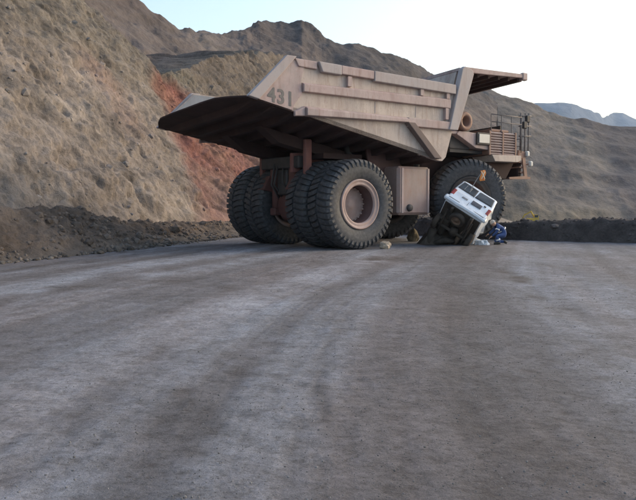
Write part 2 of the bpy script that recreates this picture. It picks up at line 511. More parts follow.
    hgt = hgt + .010 * cl * sstep(-.3, .6, fbm(np.stack([P[:, 0] * .6, P[:, 1] * .6, z0 + 2], 1), 2))
    V = np.stack([P[:, 0], P[:, 1], hgt - .01], 1)
    far = P[:, 1] > 45
    o = from_np('road', V, grid_faces(len(ys), len(s)), M['road'], col=np.clip(col, .03, .5))
    tag(o, kind='structure')
road()

# rock cut on the left
CREST = [(0, 19), (40, 18.5), (44.5, 17.0), (47, 14.6), (49.0, 13.1), (50.3, 11.6), (51.3, 10.2), (54, 10.7), (63, 13.3), (80, 17.2), (102, 21.5), (130, 23)]
def cut_face():
    ys = np.concatenate([np.arange(2, 22, .4), np.arange(22, 58, .10), np.arange(58, 85, .18), np.arange(85, 130, .6)])
    nt_ = 170
    tt = np.concatenate([np.linspace(0, 1, nt_), 1 + np.linspace(.02, 1, 26) ** 1.5])
    cz = np.interp(ys, *zip(*CREST))
    cz = cz + .35 * fbm(np.stack([ys * .9, ys * 0, ys * 0 + 4], 1), 4)
    T_, Yb = np.meshgrid(tt, ys)
    Cz = np.repeat(cz[:, None], len(tt), 1)
    z = np.minimum(T_, 1) * Cz
    back = np.maximum(T_ - 1, 0)
    # slope : ~53 deg, a little concave towards the foot, with a soft crest
    x = edge_x(Yb) - 2.7 - .7536 * z - back * 26
    z = z - back * 1.5
    y = Yb + 0
    P = np.stack([x.ravel(), y.ravel(), z.ravel()], 1)
    N = np.array([.770, -.220, .598]); 
    d = .55 * fbm(P * .16, 3) + .24 * fbm(P * .55 + 7, 5, ridge=True) + .20 * fbm(P * 1.7 + 3, 4, gain=.65) + .10 * fbm(P * 5 + 1, 3, ridge=True)
    # long oblique grooves left by the digging
    g = P[:, 1] * .64 + P[:, 2] * .77
    d = d + .26 * fbm(np.stack([g * .9, (P[:, 1] - P[:, 2]) * .14, P[:, 0] * 0], 1), 5, ridge=True)
    # ledges of the dipping beds
    bed = P[:, 2] * .86 + P[:, 1] * .42 + 1.2 * fbm(P * .3 + 70, 3)
    f = bed * .8 - np.floor(bed * .8)
    d = d + .20 * (np.clip(f * 1.4, 0, 1) - .5) * sstep(-.1, .4, fbm(P * .35 + 80, 3))
    # pockets
    pk = fbm(P * .9 + 31, 3)
    d = d - .28 * sstep(.34, .62, pk) - .12 * sstep(.30, .6, fbm(P * 2.6 + 11, 3)) + .07 * fbm(P * 11 + 4, 3)
    # erosion gullies of the far bench
    far = sstep(60, 70, P[:, 1]) * sstep(6, 9, P[:, 2])
    d = d + far * .7 * fbm(np.stack([P[:, 1] * .42, P[:, 2] * .05, P[:, 0] * 0 + 5], 1), 3, ridge=True)
    d = d * np.clip(.35 + P[:, 2] / 3, .35, 1)
    d = d + 1.3 * np.clip(back.ravel() * 3, 0, 1) * fbm(P * .3 + 90, 4)
    V = P + d[:, None] * N
    # beds of rock
    yy, zz = P[:, 1], P[:, 2]
    n = fbm(P * .25 + 2, 4)
    tan_ = np.array([.272, .233, .205]); pale = np.array([.365, .318, .278]); olive = np.array([.225, .200, .170]); grey = np.array([.222, .203, .192])
    c = np.repeat(tan_[None], len(P), 0)
    def lay(mask, colr):
        nonlocal c
        m_ = np.clip(mask, 0, 1)[:, None]; c = c * (1 - m_) + colr * m_
    lay(sstep(.0, .5, fbm(P * np.array([.3, .3, .5]) + 9, 4)) * .8, pale)
    lay(sstep(7.5, 11, zz + 2.5 * n) * .85, olive)
    lay(sstep(.15, .5, fbm(P * .45 + 14, 4)) * .5, grey)
    pinkm = np.exp(-((yy - (40 + .25 * zz)) / 1.6) ** 2) * sstep(4, 7, zz) * (1 - sstep(9, 11, zz))
    lay(pinkm * .45 * (1 + n), np.array([.33, .20, .16]))
    # red bed : dips towards the road, from the notch of the crest down behind the truck
    yl = 50.0 - (10 - zz) * .88 + 1.5 * n
    yr = 54.3 + (9.5 - zz) * 2.2 + 4.0 * n
    red = sstep(yl - 1.2, yl + 1.6, yy) * (1 - sstep(yr - 1.2, yr + 2.4, yy)) * (1 - sstep(9.6, 11.0, zz + .6 * n))
    tone = sstep(-.4, .5, fbm(P * .4 + 21, 4))[:, None]
    lay(red * (.95 - .50 * sstep(2, 8, 9 - zz) * (.6 + .8 * n)), np.array([.24, .080, .064]) * (1 - tone) + np.array([.30, .145, .108]) * tone)
    ow = np.exp(-((zz - (10.6 + .05 * (yy - 51))) / .7) ** 2) * sstep(50.5, 52, yy) * (1 - sstep(60, 64, yy))
    lay(ow * .8, np.array([.19, .175, .14]))
    lay(sstep(55, 60, yy) * .9, np.array([.175, .146, .122]))
    c = c * (1 + .24 * fbm(np.stack([g * 1.3, (yy - zz) * .16, yy * 0 + 8], 1), 4))[:, None]
    c = c * (1 - .45 * sstep(.30, .55, fbm(np.stack([g * 1.2, (yy - zz) * .5, yy * 0 + 3], 1), 4)))[:, None]
    lum = c @ np.array([.3, .6, .1]); c = (c * .86 + lum[:, None] * .14) * .83
    bk = np.clip(back.ravel() * 6, 0, 1)[:, None]; c = c * (1 - bk) + np.array([.125, .103, .094]) * bk * (1 + .4 * fbm(P * .5 + 6, 4))[:, None]
    o = from_np('rock_cut', V, grid_faces(len(ys), len(tt)), M['cut'], col=np.clip(c, .02, .8))
    tag(o, kind='structure')
    ok = (T_.ravel() < .98) & (T_.ravel() > .05) & (yy > 22) & (yy < 75)
    return V[ok], c[ok]
CUT_V, CUT_C = cut_face()

# left windrow of soil along the foot of the cut
def left_berm():
    ys = np.concatenate([np.arange(0, 18, .3), np.arange(18, 46, .07), np.arange(46, 100, .5)])
    s = np.linspace(0, 1, 64)
    hy = np.interp(ys, [0, 21, 23.5, 26, 27.8, 29.0, 30.2, 33, 40, 60, 100], [1.6, 1.62, 1.60, 1.46, 1.42, 1.22, .95, .78, .62, .55, .5])
    hy = hy * (1 + .10 * fbm(np.stack([ys * .8, ys * 0, ys * 0], 1), 3)) + .05 * fbm(np.stack([ys * 2.5, ys * 0, ys * 0 + 2], 1), 3)
    S, Yb = np.meshgrid(s, ys)
    prof = np.interp(S, [0, .08, .30, .52, .62, .8, 1.0], [0, .10, .48, .96, 1.0, .80, .35])
    x = edge_x(Yb) + .45 - S * 3.9
    z = prof * hy[:, None] - .03
    P = np.stack([x.ravel(), Yb.ravel(), z.ravel()], 1)
    d = .20 * fbm(P * 1.1, 4, ridge=True) + .12 * fbm(P * 3.3 + 5, 4) + .05 * fbm(P * 9 + 1, 3)
    d = d * np.clip(z.ravel() * 2 + .12, 0, 1)
    V = P + d[:, None] * np.array([.7, -.15, .7])
    n = fbm(P * .7 + 4, 4)
    c = np.repeat(np.array([.118, .093, .076])[None], len(P), 0) * (1 + .3 * n)[:, None]
    foot = (1 - sstep(.05, .45, z.ravel()))[:, None]
    c = c * (1 - .6 * foot) + np.array([.115, .10, .088]) * .6 * foot
    o = from_np('berm', V, grid_faces(len(ys), len(s)), M['berm'], col=c)
    tag(o, kind='structure')
    ok = (V[:, 1] > 17) & (V[:, 1] < 46) & (S.ravel() < .66)
    return V[ok], c[ok]
LB = left_berm()

def right_berm():
    pts = [Vector((a, b, 0)) for a, b in RB]
    # resample with a smooth curve
    den = []
    for i in range(len(pts) - 1):
        p0, p1, p2, p3 = pts[max(i - 1, 0)], pts[i], pts[i + 1], pts[min(i + 2, len(pts) - 1)]
        n = max(4, int((p2 - p1).length / .16))
        for k in range(n):
            t = k / n
            den.append(.5 * ((2 * p1) + (p2 - p0) * t + (2 * p0 - 5 * p1 + 4 * p2 - p3) * t * t + (3 * p1 - p0 - 3 * p2 + p3) * t ** 3))
    C_ = np.array([d[:] for d in den])
    tg = np.gradient(C_, axis=0); tg /= np.linalg.norm(tg, axis=1)[:, None]
    nr = np.stack([tg[:, 1], -tg[:, 0], tg[:, 2] * 0], 1)
    s = np.linspace(-1, 1, 46)
    prof = np.interp(s, [-1, -.85, -.25, 0, .2, 1], [0, .06, .88, 1.0, .92, -2.6])
    arc = np.concatenate([[0], np.cumsum(np.linalg.norm(np.diff(C_, axis=0), axis=1))])
    hh = np.interp(C_[:, 0], [4, 7, 9, 13, 20, 60], [1.05, .74, .72, .98, 1.3, 1.5]) * (1 + .06 * fbm(np.stack([arc * .35, arc * 0, arc * 0], 1), 3))
    V = C_[:, None, :] - nr[:, None, :] * (s[None, :, None] * 2.2)
    V[:, :, 2] = prof[None] * hh[:, None] - .04
    sh = V.shape[:2]
    P = V.reshape(-1, 3)
    d = (.24 * fbm(P * .8, 4, ridge=True) + .10 * fbm(P * 3.0 + 5, 4)) * np.clip(P[:, 2] * 2 + .15, 0.05, 1)
    P = P + d[:, None] * np.array([0, -.4, .9])
    c = np.repeat(np.array([.080, .067, .062])[None], len(P), 0) * (1 + .25 * fbm(P * .6, 4))[:, None]
    o = from_np('safety_berm', P, grid_faces(*sh), M['berm'], col=c)
    tag(o, kind='structure')
    ok = (P[:, 0] > 3) & (P[:, 0] < 24) & (P[:, 2] > -.05) & (P[:, 1] < 47)
    return P[ok], c[ok]
RBV = right_berm()

def ruled(name, cols, rows, mat, disp, colour, sub=6, terr=None):
    """cols : list of (base point, crest point) ; a hillside between the two lines plus a back slope"""
    B = np.array([c[0] for c in cols]); C_ = np.array([c[1] for c in cols])
    k = np.arange(len(cols)); kk = np.linspace(0, len(cols) - 1, (len(cols) - 1) * sub + 1)
    Bi = np.stack([np.interp(kk, k, B[:, i]) for i in range(3)], 1)
    Ci = np.stack([np.interp(kk, k, C_[:, i]) for i in range(3)], 1)
    ker = np.hanning(2 * sub + 3); ker /= ker.sum(); h_ = len(ker) // 2
    sm = lambda a: np.stack([np.convolve(np.pad(a[:, i], h_, mode='edge'), ker, 'valid') for i in range(3)], 1)
    Bi = sm(sm(Bi)); Cs = sm(Ci); Ci = np.stack([Ci[:, 0] * .4 + Cs[:, 0] * .6, Ci[:, 1] * .4 + Cs[:, 1] * .6, Ci[:, 2] * .95 + Cs[:, 2] * .05], 1)
    t = np.linspace(0, 1, rows)
    V = Bi[:, None] * (1 - t)[None, :, None] + Ci[:, None] * t[None, :, None]
    if terr:                                    # benches : horizontal run then steep face
        q = t * terr; f = q - np.floor(q)
        run = (np.floor(q) + np.clip(f / .45, 0, 1)) / terr; rise = (np.floor(q) + np.clip((f - .35) / .65, 0, 1)) / terr
        H = Bi[:, None, :2] * (1 - run)[None, :, None] + Ci[:, None, :2] * run[None, :, None]
        Z = Bi[:, None, 2] * (1 - rise)[None] + Ci[:, None, 2] * rise[None]
        V2 = np.concatenate([H, Z[:, :, None]], 2)
        V = V * .78 + V2 * .22
    # back slope beyond the crest
    dirc = Ci - Bi; dirc[:, 2] = 0; ln = np.linalg.norm(dirc, axis=1)[:, None]
    bk = [Ci + dirc * f - np.array([0, 0, 1]) * (ln * f * .55) for f in (.15, .4, .9)]
    V = np.concatenate([V, np.stack(bk, 1)], 1)
    sh = V.shape[:2]; P = V.reshape(-1, 3)
    nrm = np.array([0, -.6, .8])
    V2 = P + disp(P)[:, None] * nrm
    o = from_np(name, V2, grid_faces(*sh), mat, col=np.clip(colour(P), .02, .9))
    tag(o, kind='structure')
    return o

# the brown hill over the rock cut
sk = [(-260, -150, 112), (-120, -140, 116), (0, -105, 122), (70, -50, 128), (104, -22, 132), (130, -1, 135), (148, 12, 137), (165, 22, 140), (182, 30, 144), (200, 34, 150), (222, 38, 158), (240, 39, 164),
      (252, 35, 172), (263, 29, 180), (282, 27, 184), (303, 27, 186), (312, 34, 188), (322, 44, 189), (334, 50, 190), (360, 52, 196), (385, 57, 202), (405, 64, 210), (425, 73, 220), (448, 82, 232), (470, 92, 244), (500, 104, 256)]
cols = []
for px, py, Y in sk:
    c = at(px, py, Y)
    b = at(px, 204, Y * .60); b.z = 7.0 if px < 330 else 3.0
    cols.append((b[:], c[:]))
def hill_disp(P):
    return 2.4 * fbm(P * .03, 3, ridge=True) + 1.0 * fbm(P * .12 + 3, 5, ridge=True) + .7 * fbm(P * .4 + 8, 4) + .9 * fbm(P * np.array([.05, .05, .5]) + 18, 4)
def hill_col(P):
    n = fbm(P * .04 + 5, 4); n2 = fbm(P * np.array([.03, .03, .14]) + 8, 4)
    c = np.repeat(np.array([.112,.093,.086])[None], len(P), 0)
    m_ = sstep(.0, .5, n)[:, None]; c = c * (1 - m_ * .7) + np.array([.145,.124,.112]) * m_ * .7
    m_ = sstep(.15, .5, n2)[:, None]; c = c * (1 - m_ * .6) + np.array([.088,.067,.061]) * m_ * .6
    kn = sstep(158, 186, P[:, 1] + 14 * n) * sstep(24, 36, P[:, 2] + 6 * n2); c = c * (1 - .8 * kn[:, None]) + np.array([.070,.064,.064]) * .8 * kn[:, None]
    return c
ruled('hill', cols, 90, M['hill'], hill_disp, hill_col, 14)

# the far wall of the pit
sk = [(330, 66, 345), (380, 72, 335), (430, 82, 325), (455, 82, 318), (478, 85, 312), (492, 92, 310), (510, 99, 312), (530, 104, 315), (548, 113, 318), (565, 118, 320), (585, 121, 325), (605, 127, 330), (636, 130, 340), (700, 132, 360), (800, 126, 385), (960, 100, 420)]
cols = []
for px, py, Y in sk:
    c = at(px, py, Y)
    b = at(px, 204, Y * .70); b.z = -6.3
    cols.append((b[:], c[:]))
def pit_disp(P):
    return 2.2 * fbm(P * .018, 3, ridge=True) + .8 * fbm(P * .08 + 3, 5, ridge=True) + 1.0 * fbm(P * np.array([.12, .12, .45]) + 8, 4)
def pit_col(P):
    n = fbm(P * .03 + 5, 4); n2 = fbm(P * np.array([.015, .015, .16]) + 8, 4)
    c = np.repeat(np.array([.140,.122,.110])[None], len(P), 0)
    m_ = sstep(-.05, .45, n2)[:, None]; c = c * (1 - .7 * m_) + np.array([.100,.086,.080]) * .7 * m_
    m_ = sstep(.1, .5, n)[:, None]; c = c * (1 - .5 * m_) + np.array([.175,.155,.135]) * .5 * m_
    # spill of purple-grey waste rock on the right
    az = P[:, 0] / P[:, 1]
    edge = .335 + (34 - P[:, 2]) * .0019 + .03 * n
    m_ = (sstep(edge - .012, edge + .03, az))[:, None]; c = c * (1 - .8 * m_) + np.array([.082,.071,.074]) * .8 * m_
    m_ = ((1 - sstep(-3, 3.5, P[:, 2])) * (1 - sstep(.36, .44, az)))[:, None]; c = c * (1 - .55 * m_) + np.array([.185,.152,.108]) * .55 * m_
    return c
ruled('pit_wall', cols, 110, M['far'], pit_disp, pit_col, 18, terr=7)

# mountains far away
def mountains():
    sk = [(250, 170, 3300), (420, 150, 3200), (500, 122, 3000), (522, 111, 3000), (545, 105, 3000), (558, 103.5, 3000), (570, 105, 3000), (590, 113, 3100), (604, 119, 3300), (612, 116, 3600), (621, 115.5, 3600), (640, 121, 3600), (700, 135, 3700), (820, 120, 3600), (1000, 135, 3500)]
    cols = []
    for px, py, Y in sk:
        c = at(px, py, Y); b = at(px, 204, Y * .72); b.z = -10
        cols.append((b[:], c[:]))
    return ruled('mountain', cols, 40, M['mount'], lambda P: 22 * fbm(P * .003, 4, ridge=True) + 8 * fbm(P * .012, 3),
                 lambda P: np.repeat(np.array([.06,.075,.11])[None], len(P), 0) * (1 + .2 * fbm(P * .004, 3))[:, None], 12)  # part of the distance haze is painted in as a bluish rock colour
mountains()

# air
def haze():
    o = MB().bb((-7300, -7300, -12), (7300, 7300, 490)).build('haze', bpy.data.materials.new('air'))
    m = o.data.materials[0]; m.use_nodes = True; nt = m.node_tree
    nt.nodes.remove(nt.nodes['Principled BSDF'])
    pv = nt.nodes.new('ShaderNodeVolumePrincipled')
    pv.inputs['Color'].default_value = (.58, .76, 1.0, 1); pv.inputs['Density'].default_value = .00010
    pv.inputs['Anisotropy'].default_value = .2
    nt.links.new(pv.outputs[0], nt.nodes['Material Output'].inputs['Volume'])
    tag(o, kind='stuff')
haze()

# loose stones : along the berm foot, and gravel on the road
def stones(name, P, size, cols_, squash=.65):
    ico = bmesh.new(); bmesh.ops.create_icosphere(ico, subdivisions=1, radius=1)
    v0 = np.array([v.co[:] for v in ico.verts]); f0 = np.array([[v.index for v in f.verts] for f in ico.faces]); ico.free()
    n = len(P)
    jit = 1 + .35 * (rng.random((n, len(v0), 1)) - .5)
    sc = size[:, None, None] * (np.array([1, 1, squash]) * (1 + .5 * (rng.random((n, 1, 3)) - .5)))
    a = rng.random(n) * 6.28
    v = v0[None] * jit * sc
    x = v[..., 0] * np.cos(a)[:, None] - v[..., 1] * np.sin(a)[:, None]; y = v[..., 0] * np.sin(a)[:, None] + v[..., 1] * np.cos(a)[:, None]
    V = np.stack([x, y, v[..., 2]], 2) + P[:, None]
    F = f0[None] + (np.arange(n) * len(v0))[:, None, None]
    C_ = np.repeat(cols_[:, None], len(v0), 1)
    o = from_np(name, V.reshape(-1, 3), F.reshape(-1, 3), M['stone'], smooth=False, col=C_.reshape(-1, 3))
    tag(o, kind='stuff')
def scatter():
    for (V_, c_), n in ((LB, 3200), (RBV, 2600)):
        i = rng.integers(0, len(V_), n); i = i[fbm(V_[i] * .8 + 33, 3) + .6 * rng.random(n) > .2]; n = len(i)
        sz = np.clip(rng.lognormal(-3.15, .6, n), .015, .22)
        stones('soil_clod', V_[i], sz, c_[i] * (.85 + .75 * rng.random((n, 1))), .85)
    n = 900
    i = rng.integers(0, len(CUT_V), n)
    clus = fbm(CUT_V[i] * np.array([.25, .25, .35]) + 50, 3)
    i = i[clus + .5 * rng.random(n) > .25]; n = len(i)
    sz = np.clip(rng.lognormal(-2.75, .6, n), .03, .34)
    stones('slope_rock', CUT_V[i] + np.array([.77, -.22, .6]) * (sz * -.2)[:, None], sz, CUT_C[i] * (.92 + .35 * rng.random((n, 1))), .9)
    n = 5200
    y = 14 + 36 * rng.random(n); off = rng.normal(-.1, .38, n)
    x = edge_x(y) + off
    sz = np.clip(rng.lognormal(-3.45, .65, n), .012, .17)
    P = np.stack([x, y, np.clip(-off * .32, 0, .3) + sz * .25], 1)
    b = .6 + .9 * rng.random((n, 1))
    stones('loose_rock', P, sz, np.array([.105, .092, .080]) * b)
    n = 16000
    d = 3.4 + 16 * rng.random(n) ** 1.6; az = R(60) * (rng.random(n) - .5)
    P = np.stack([d * np.tan(az), d, rng.random(n) * .004], 1)
    clus = fbm(np.stack([P[:, 0] * .7, P[:, 1] * .7, P[:, 0] * 0], 1), 3)
    side_ = np.clip((P[:, 0] - .02 * P[:, 1]) * .35, -.35, .3)
    P = P[(clus + side_ + .6 * rng.random(n)) > .26]; n = len(P)
    sz = np.clip(rng.lognormal(-5.75, .5, n), .002, .010)
    P[:, 2] += sz * .2
    stones('gravel', P, sz, np.array([.165, .158, .155]) * (.7 + .6 * rng.random((n, 1))))
scatter()

# ------------------------------------------------------------------ the haul truck
TYAW = R(38)
TO = Vector((-0.513, 29.679, 0))
truck = empty('haul_truck', TO, TYAW)
tag(truck, 'huge dusty pink mining dump truck with its front wheel on the crushed white van', 'dump truck')
ta = Vector((math.cos(TYAW), math.sin(TYAW), 0)); tl = Vector((-math.sin(TYAW), math.cos(TYAW), 0))
def side(px, py, v):
    """(u,z) of a pixel on the truck's lengthwise vertical plane at lateral v"""
    r = at(px, py, 1.0) - Vector((0, 0, EYE)); c = Vector((0, 0, EYE))
    t = (v - (c - TO).dot(tl)) / r.dot(tl); p = c + r * t
    return ((p - TO).dot(ta), p.z)

ROLL = .075                     # the box leans : right side lifted by the van under the front wheel
def lean(co): return Vector((co.x, co.y, co.z - ROLL * (co.y + 3.2)))
def lean2(co): return Vector((co.x, co.y, co.z - .05 * (co.y + 2.8)))
def box(): return MB(lean)

HW = 3.2
def floor_z(u): return 5.10 - .1927 * (u + 4.78)
# --- floor
body = None
def make_floor():
    m = box()
    # plan outline of the floor, spoon-shaped tail
    tail = [(-4.72, -3.2), (-5.02, -2.62), (-5.24, -2.0), (-5.28, -1.1), (-5.28, 0), (-5.28, 1.1), (-5.24, 2.0), (-5.02, 2.62), (-4.72, 3.2)]
    vs = [v for _, v in tail]
    ncol = 9
    us = [0.0, .04, .2, .5, .75, 1.0]
    top, bot = [], []
    for ut, v in tail:
        rt, rb = [], []
        for k in us:
            u = ut + (4.25 - ut) * k
            z = floor_z(u)
            rt.append(m.bm.verts.new((u, v, z + (.05 if k == 0 else .07 if k < .1 else .16)))); rb.append(m.bm.verts.new((u, v, z)))
        top.append(rt); bot.append(rb)
    n, k = len(tail), len(us)
    for i in range(n - 1):
        for j in range(k - 1):
            m.bm.faces.new((top[i][j], top[i][j + 1], top[i + 1][j + 1], top[i + 1][j]))
            m.bm.faces.new((bot[i][j], bot[i + 1][j], bot[i + 1][j + 1], bot[i][j + 1]))
        m.bm.faces.new((top[i][0], top[i + 1][0], bot[i + 1][0], bot[i][0]))
        m.bm.faces.new((top[i][-1], bot[i][-1], bot[i + 1][-1], top[i + 1][-1]))
    for j in range(k - 1):
        m.bm.faces.new((top[0][j], bot[0][j], bot[0][j + 1], top[0][j + 1]))
        m.bm.faces.new((top[-1][j], top[-1][j + 1], bot[-1][j + 1], bot[-1][j]))
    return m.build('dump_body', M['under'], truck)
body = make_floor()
# cross bearers under the floor
for k in range(11):
    u = -4.35 + k * .78
    z = floor_z(u)
    m = box(); pr = []
    for v, dp in ((-3.12, .03), (-2.0, .20), (2.0, .20), (3.12, .03)):
        pr.append([m.bm.verts.new(q) for q in ((u - .17, v, floor_z(u - .17) - .002), (u - .12, v, z - dp), (u + .12, v, z - dp), (u + .17, v, floor_z(u + .17) - .002))])
    for A, B in zip(pr, pr[1:]):
        for i in range(4): m.bm.faces.new((A[i], A[(i + 1) % 4], B[(i + 1) % 4], B[i]))
    m.bm.faces.new(pr[0]); m.bm.faces.new(pr[-1][::-1])
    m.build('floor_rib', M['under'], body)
for v in (-1.15, 1.15):
    m = box()
    m.prism([(-3.0, floor_z(-3.0) - .19), (4.1, floor_z(4.1) - .19), (4.1, floor_z(4.1) - .60), (-2.2, floor_z(-2.2) - .60)], v - .22, v + .22)
    m.build('floor_beam', M['under'], body)
# --- side walls
SIDE = [(-4.72, 5.13), (-3.24, 6.50), (5.35, 6.36), (5.0, 4.60), (4.62, 3.52), (4.42, 3.36), (4.22, 3.36)]
PINK_END = -2.62
for sgn in (-1, 1):
    o0, o1 = sgn * HW, sgn * (HW - .14)
    m = box(); m.prism(SIDE, o0, o1)
    wall = m.build('side_wall', M['cream'], body)
    m = box(); m.prism([(-4.62, 5.16), (-3.24, 6.46), (5.2, 6.3), (4.9, 4.6), (4.3, floor_z(4.3) + .2)], sgn * (HW - .155), sgn * (HW - .145))
    m.build('wall_liner', M['inner'], body)
    def out(a): return sgn * (HW + a)
    # rear pink plate, carries the fleet number
    m = box(); m.prism([(-4.68, 5.12), (-3.22, 6.46), (-2.42, 6.44), (PINK_END, 5.80), (PINK_END + .05, 5.36), (-2.92, 4.95), (-2.95, floor_z(-2.95) + .04)], out(.003), out(.05))
    m.build('rear_plate', M['pink'], body)
    # stiffener along the slanted rear edge
    m = box(); m.prism([(-4.78, 5.10), (-3.26, 6.56), (-2.86, 6.56), (-4.36, 5.02)], out(.0), out(.16))
    m.build('rear_post', M['grey_paint'], body, bevel=.02)
    # top rail : three lengths
    for a, b, h, d, mat in ((-2.9, -1.95, .26, .10, 'pink'), (-1.93, -.92, .34, .18, 'grey_paint'), (-.90, .62, .30, .16, 'pink'), (.64, 5.0, .37, .18, 'grey_paint')):
        za, zb = 6.52 - .0175 * (a + 3), 6.52 - .0175 * (b + 3)
        m = box(); m.prism([(a, za), (b, zb), (b, zb - h), (a + (.16 if a < -1.9 else 0), za - h)], out(.0), out(d))
        m.build('top_rail', M[mat], body, bevel=.025)
    # middle rib, hat section
    def hat(u0, u1, zt0, zt1, zb0, zb1, d, mat, name, slope=.07):
        m = box()
        m.hexa([(u0, out(0), zb0), (u1, out(0), zb1), (u1, out(0), zt1), (u0, out(0), zt0),
                (u0, out(d), zb0 + .015), (u1, out(d), zb1 + .015), (u1, out(d), zt1 - slope), (u0, out(d), zt0 - slope)])
        return m.build(name, M[mat], body, bevel=.02)
    hat(-2.55, 4.75, 5.76, 5.84, 5.42, 5.42, .14, 'pink', 'middle_rib')
    # belt rail
    hat(-2.45, 2.40, 4.98, 4.94, 4.62, 4.71, .20, 'pink', 'belt_rail', .10)
    hat(2.41, 4.93, 4.94, 4.93, 4.58, 4.58, .15, 'pink', 'belt_rail', .04)
    hat(-2.90, -2.46, 4.78, 4.98, 4.59, 4.62, .10, 'pink', 'belt_rail', .04)
    # short uprights between the rails
    for u in (-.50, 3.15, 4.62):
        m = box(); m.bb((u - .09, out(.003), 5.80), (u + .09, out(.12), 6.15)); m.build('upright', M['pink'], body)
    m = box(); m.bb((4.45, out(.003), 4.98), (4.62, out(.14), 5.42)); m.build('upright', M['pink'], body)
    # slanted brace down to the lowest corner
    m = box(); m.prism([(2.28, 4.72), (2.66, 4.72), (4.16, 3.42), (3.74, 3.42)], out(.003), out(.24))
    m.build('brace', M['brace'], body, bevel=.02)
    # weld seams of the plates
    for u in (.8, 2.9):
        m = box(); m.bb((u, out(.001), 4.97), (u + .03, out(.012), 5.42)); m.build('weld_seam', M['grey_paint'], body)
    # front post, up to the canopy
    m = box(); m.prism([(4.62, 4.58), (5.12, 4.58), (5.92, 6.55), (6.05, 6.90), (5.98, 7.05), (5.52, 7.16), (5.36, 7.05)], out(-.05), out(.20))
    m.build('canopy_post', M['grey_paint'], body, bevel=.03)
    m = box(); m.prism([(5.55, 6.95), (9.62, 7.12), (9.62, 7.28), (5.50, 7.17)], out(-.02), out(.10))
    m.build('canopy_rim', M['pink'], body, bevel=.02)
    m = box(); m.bb((9.35, out(-.06), 7.02), (9.68, out(.13), 7.34), bev=.03); m.build('canopy_corner', M['pink'], body)

# fleet number
def number(txt, u0, z0, size, sgn):
    cu = bpy.data.curves.new('t', 'FONT'); cu.body = txt; cu.size = size; cu.extrude = .004; cu.space_character = 1.12; cu.offset = .016
    ob = bpy.data.objects.new('t', cu); COL.objects.link(ob)
    dg = bpy.context.evaluated_depsgraph_get()
    me = bpy.data.meshes.new_from_object(ob.evaluated_get(dg)); bpy.data.objects.remove(ob)
    me.name = 'fleet_number'
    for v in me.vertices:
        x, y, z = v.co
        uu = u0 + x if sgn < 0 else u0 - x
        v.co = lean(Vector((uu, sgn * (HW + .055 + z), z0 + y - .10 * x)))
    me.materials.clear(); me.materials.append(M['number'])
    o = link(bpy.data.objects.new('fleet_number', me), body)
number('431', -3.98, 5.02, .66, -1)
# front wall and canopy
m = box(); m.prism([(4.30, 3.50), (4.52, 3.40), (5.55, 7.0), (5.38, 7.0)], -HW + .16, HW - .16); m.build('front_wall', M['cream'], body)
m = box(); m.prism([(5.40, 7.02), (9.55, 7.13), (9.55, 7.20), (5.40, 7.14)], -HW + .03, HW - .03); m.build('canopy', M['pink'], body)
for k in range(6):
    u = 5.95 + k * .66
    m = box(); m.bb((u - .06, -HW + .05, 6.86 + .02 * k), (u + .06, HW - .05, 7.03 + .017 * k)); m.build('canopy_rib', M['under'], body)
m = box(); m.bb((9.42, -HW + .1, 7.0), (9.58, HW - .1, 7.24), bev=.02); m.build('canopy_lip', M['pink'], body)

# --- chassis
for v in (-.95, .95):
    m = MB(); m.prism([(-1.5, 2.2), (-1.2, 2.75), (4.0, 2.75), (9.6, 2.95), (9.6, 2.15), (4.5, 1.75), (1.0, 1.75)], v - .24, v + .24)
    m.build('frame_rail', M['red'], truck, bevel=.03)
m = MB()
m.lathe([(0, -2.0), (.52, -2.0), (.58, -1.2), (.78, -.6), (.86, 0), (.78, .6), (.58, 1.2), (.52, 2.0), (0, 2.0)], 32, 'y', (0, 0, 1.65))
m.build('rear_axle', M['red'], truck)
m = MB(); m.lathe([(0, -1.15), (.45, -1.15), (.62, -1.0), (.62, -.7), (0, -.7)], 24, 'y', (0, 0, 0))
o = m.build('axle_cover', M['red'], truck); o.rotation_euler = (0, 0, R(-90)); o.location = (.15, 0, 1.6)
for v in (-.62, .62):
    m = MB(); m.tube([(-.95, v, 1.45), (-.95, v, 2.55)], .17, 14); m.tube([(-.95, v, 2.3), (-.95, v, 3.3)], .24, 14); m.box((-.95, v, 1.35), (.4, .36, .3), bev=.04)
    m.build('suspension_strut', M['red'], truck)
m = MB(); m.bb((-1.25, -1.25, 3.0), (-.9, 1.25, 3.45), bev=.04); m.build('rear_crossmember', M['dark'], truck)
m = MB(); m.bb((-1.15, -.36, 2.0), (-.75, .30, 3.0), bev=.05); m.build('hydraulic_box', M['dark'], truck)
for v in (-1.45, 1.45):
    m = MB(); m.tube([(1.7, v, 1.9), (1.1, v, 3.3)], .2, 14); m.tube([(1.1, v, 3.3), (.9, v, 4.0)], .13, 12); m.build('hoist_cylinder', M['dark'], truck)
    m = MB(); m.bb((-1.15, v - .09, 2.55), (-.82, v + .09, 4.05), bev=.04); m.build('body_hinge', M['redpanel'], truck)
for s_ in (-1, 1):
    m = MB(); m.bb((-.5, s_ * .9, 3.35), (1.4, s_ * 1.8, 3.55)); m.build('mud_guard', M['under'], truck)
for a, b in (((-1.2, -.2, 3.1), (-.9, -.45, 2.0)), ((-1.25, .1, 3.1), (-.95, .2, 1.9)), ((-1.25, .3, 3.2), (-.9, .42, 1.8))):
    mid = (Vector(a) + Vector(b)) / 2 + Vector((-.25, .05, -.1))
    MB().tube([a, mid, b], .04, 8).build('hose', M['dark'], truck)

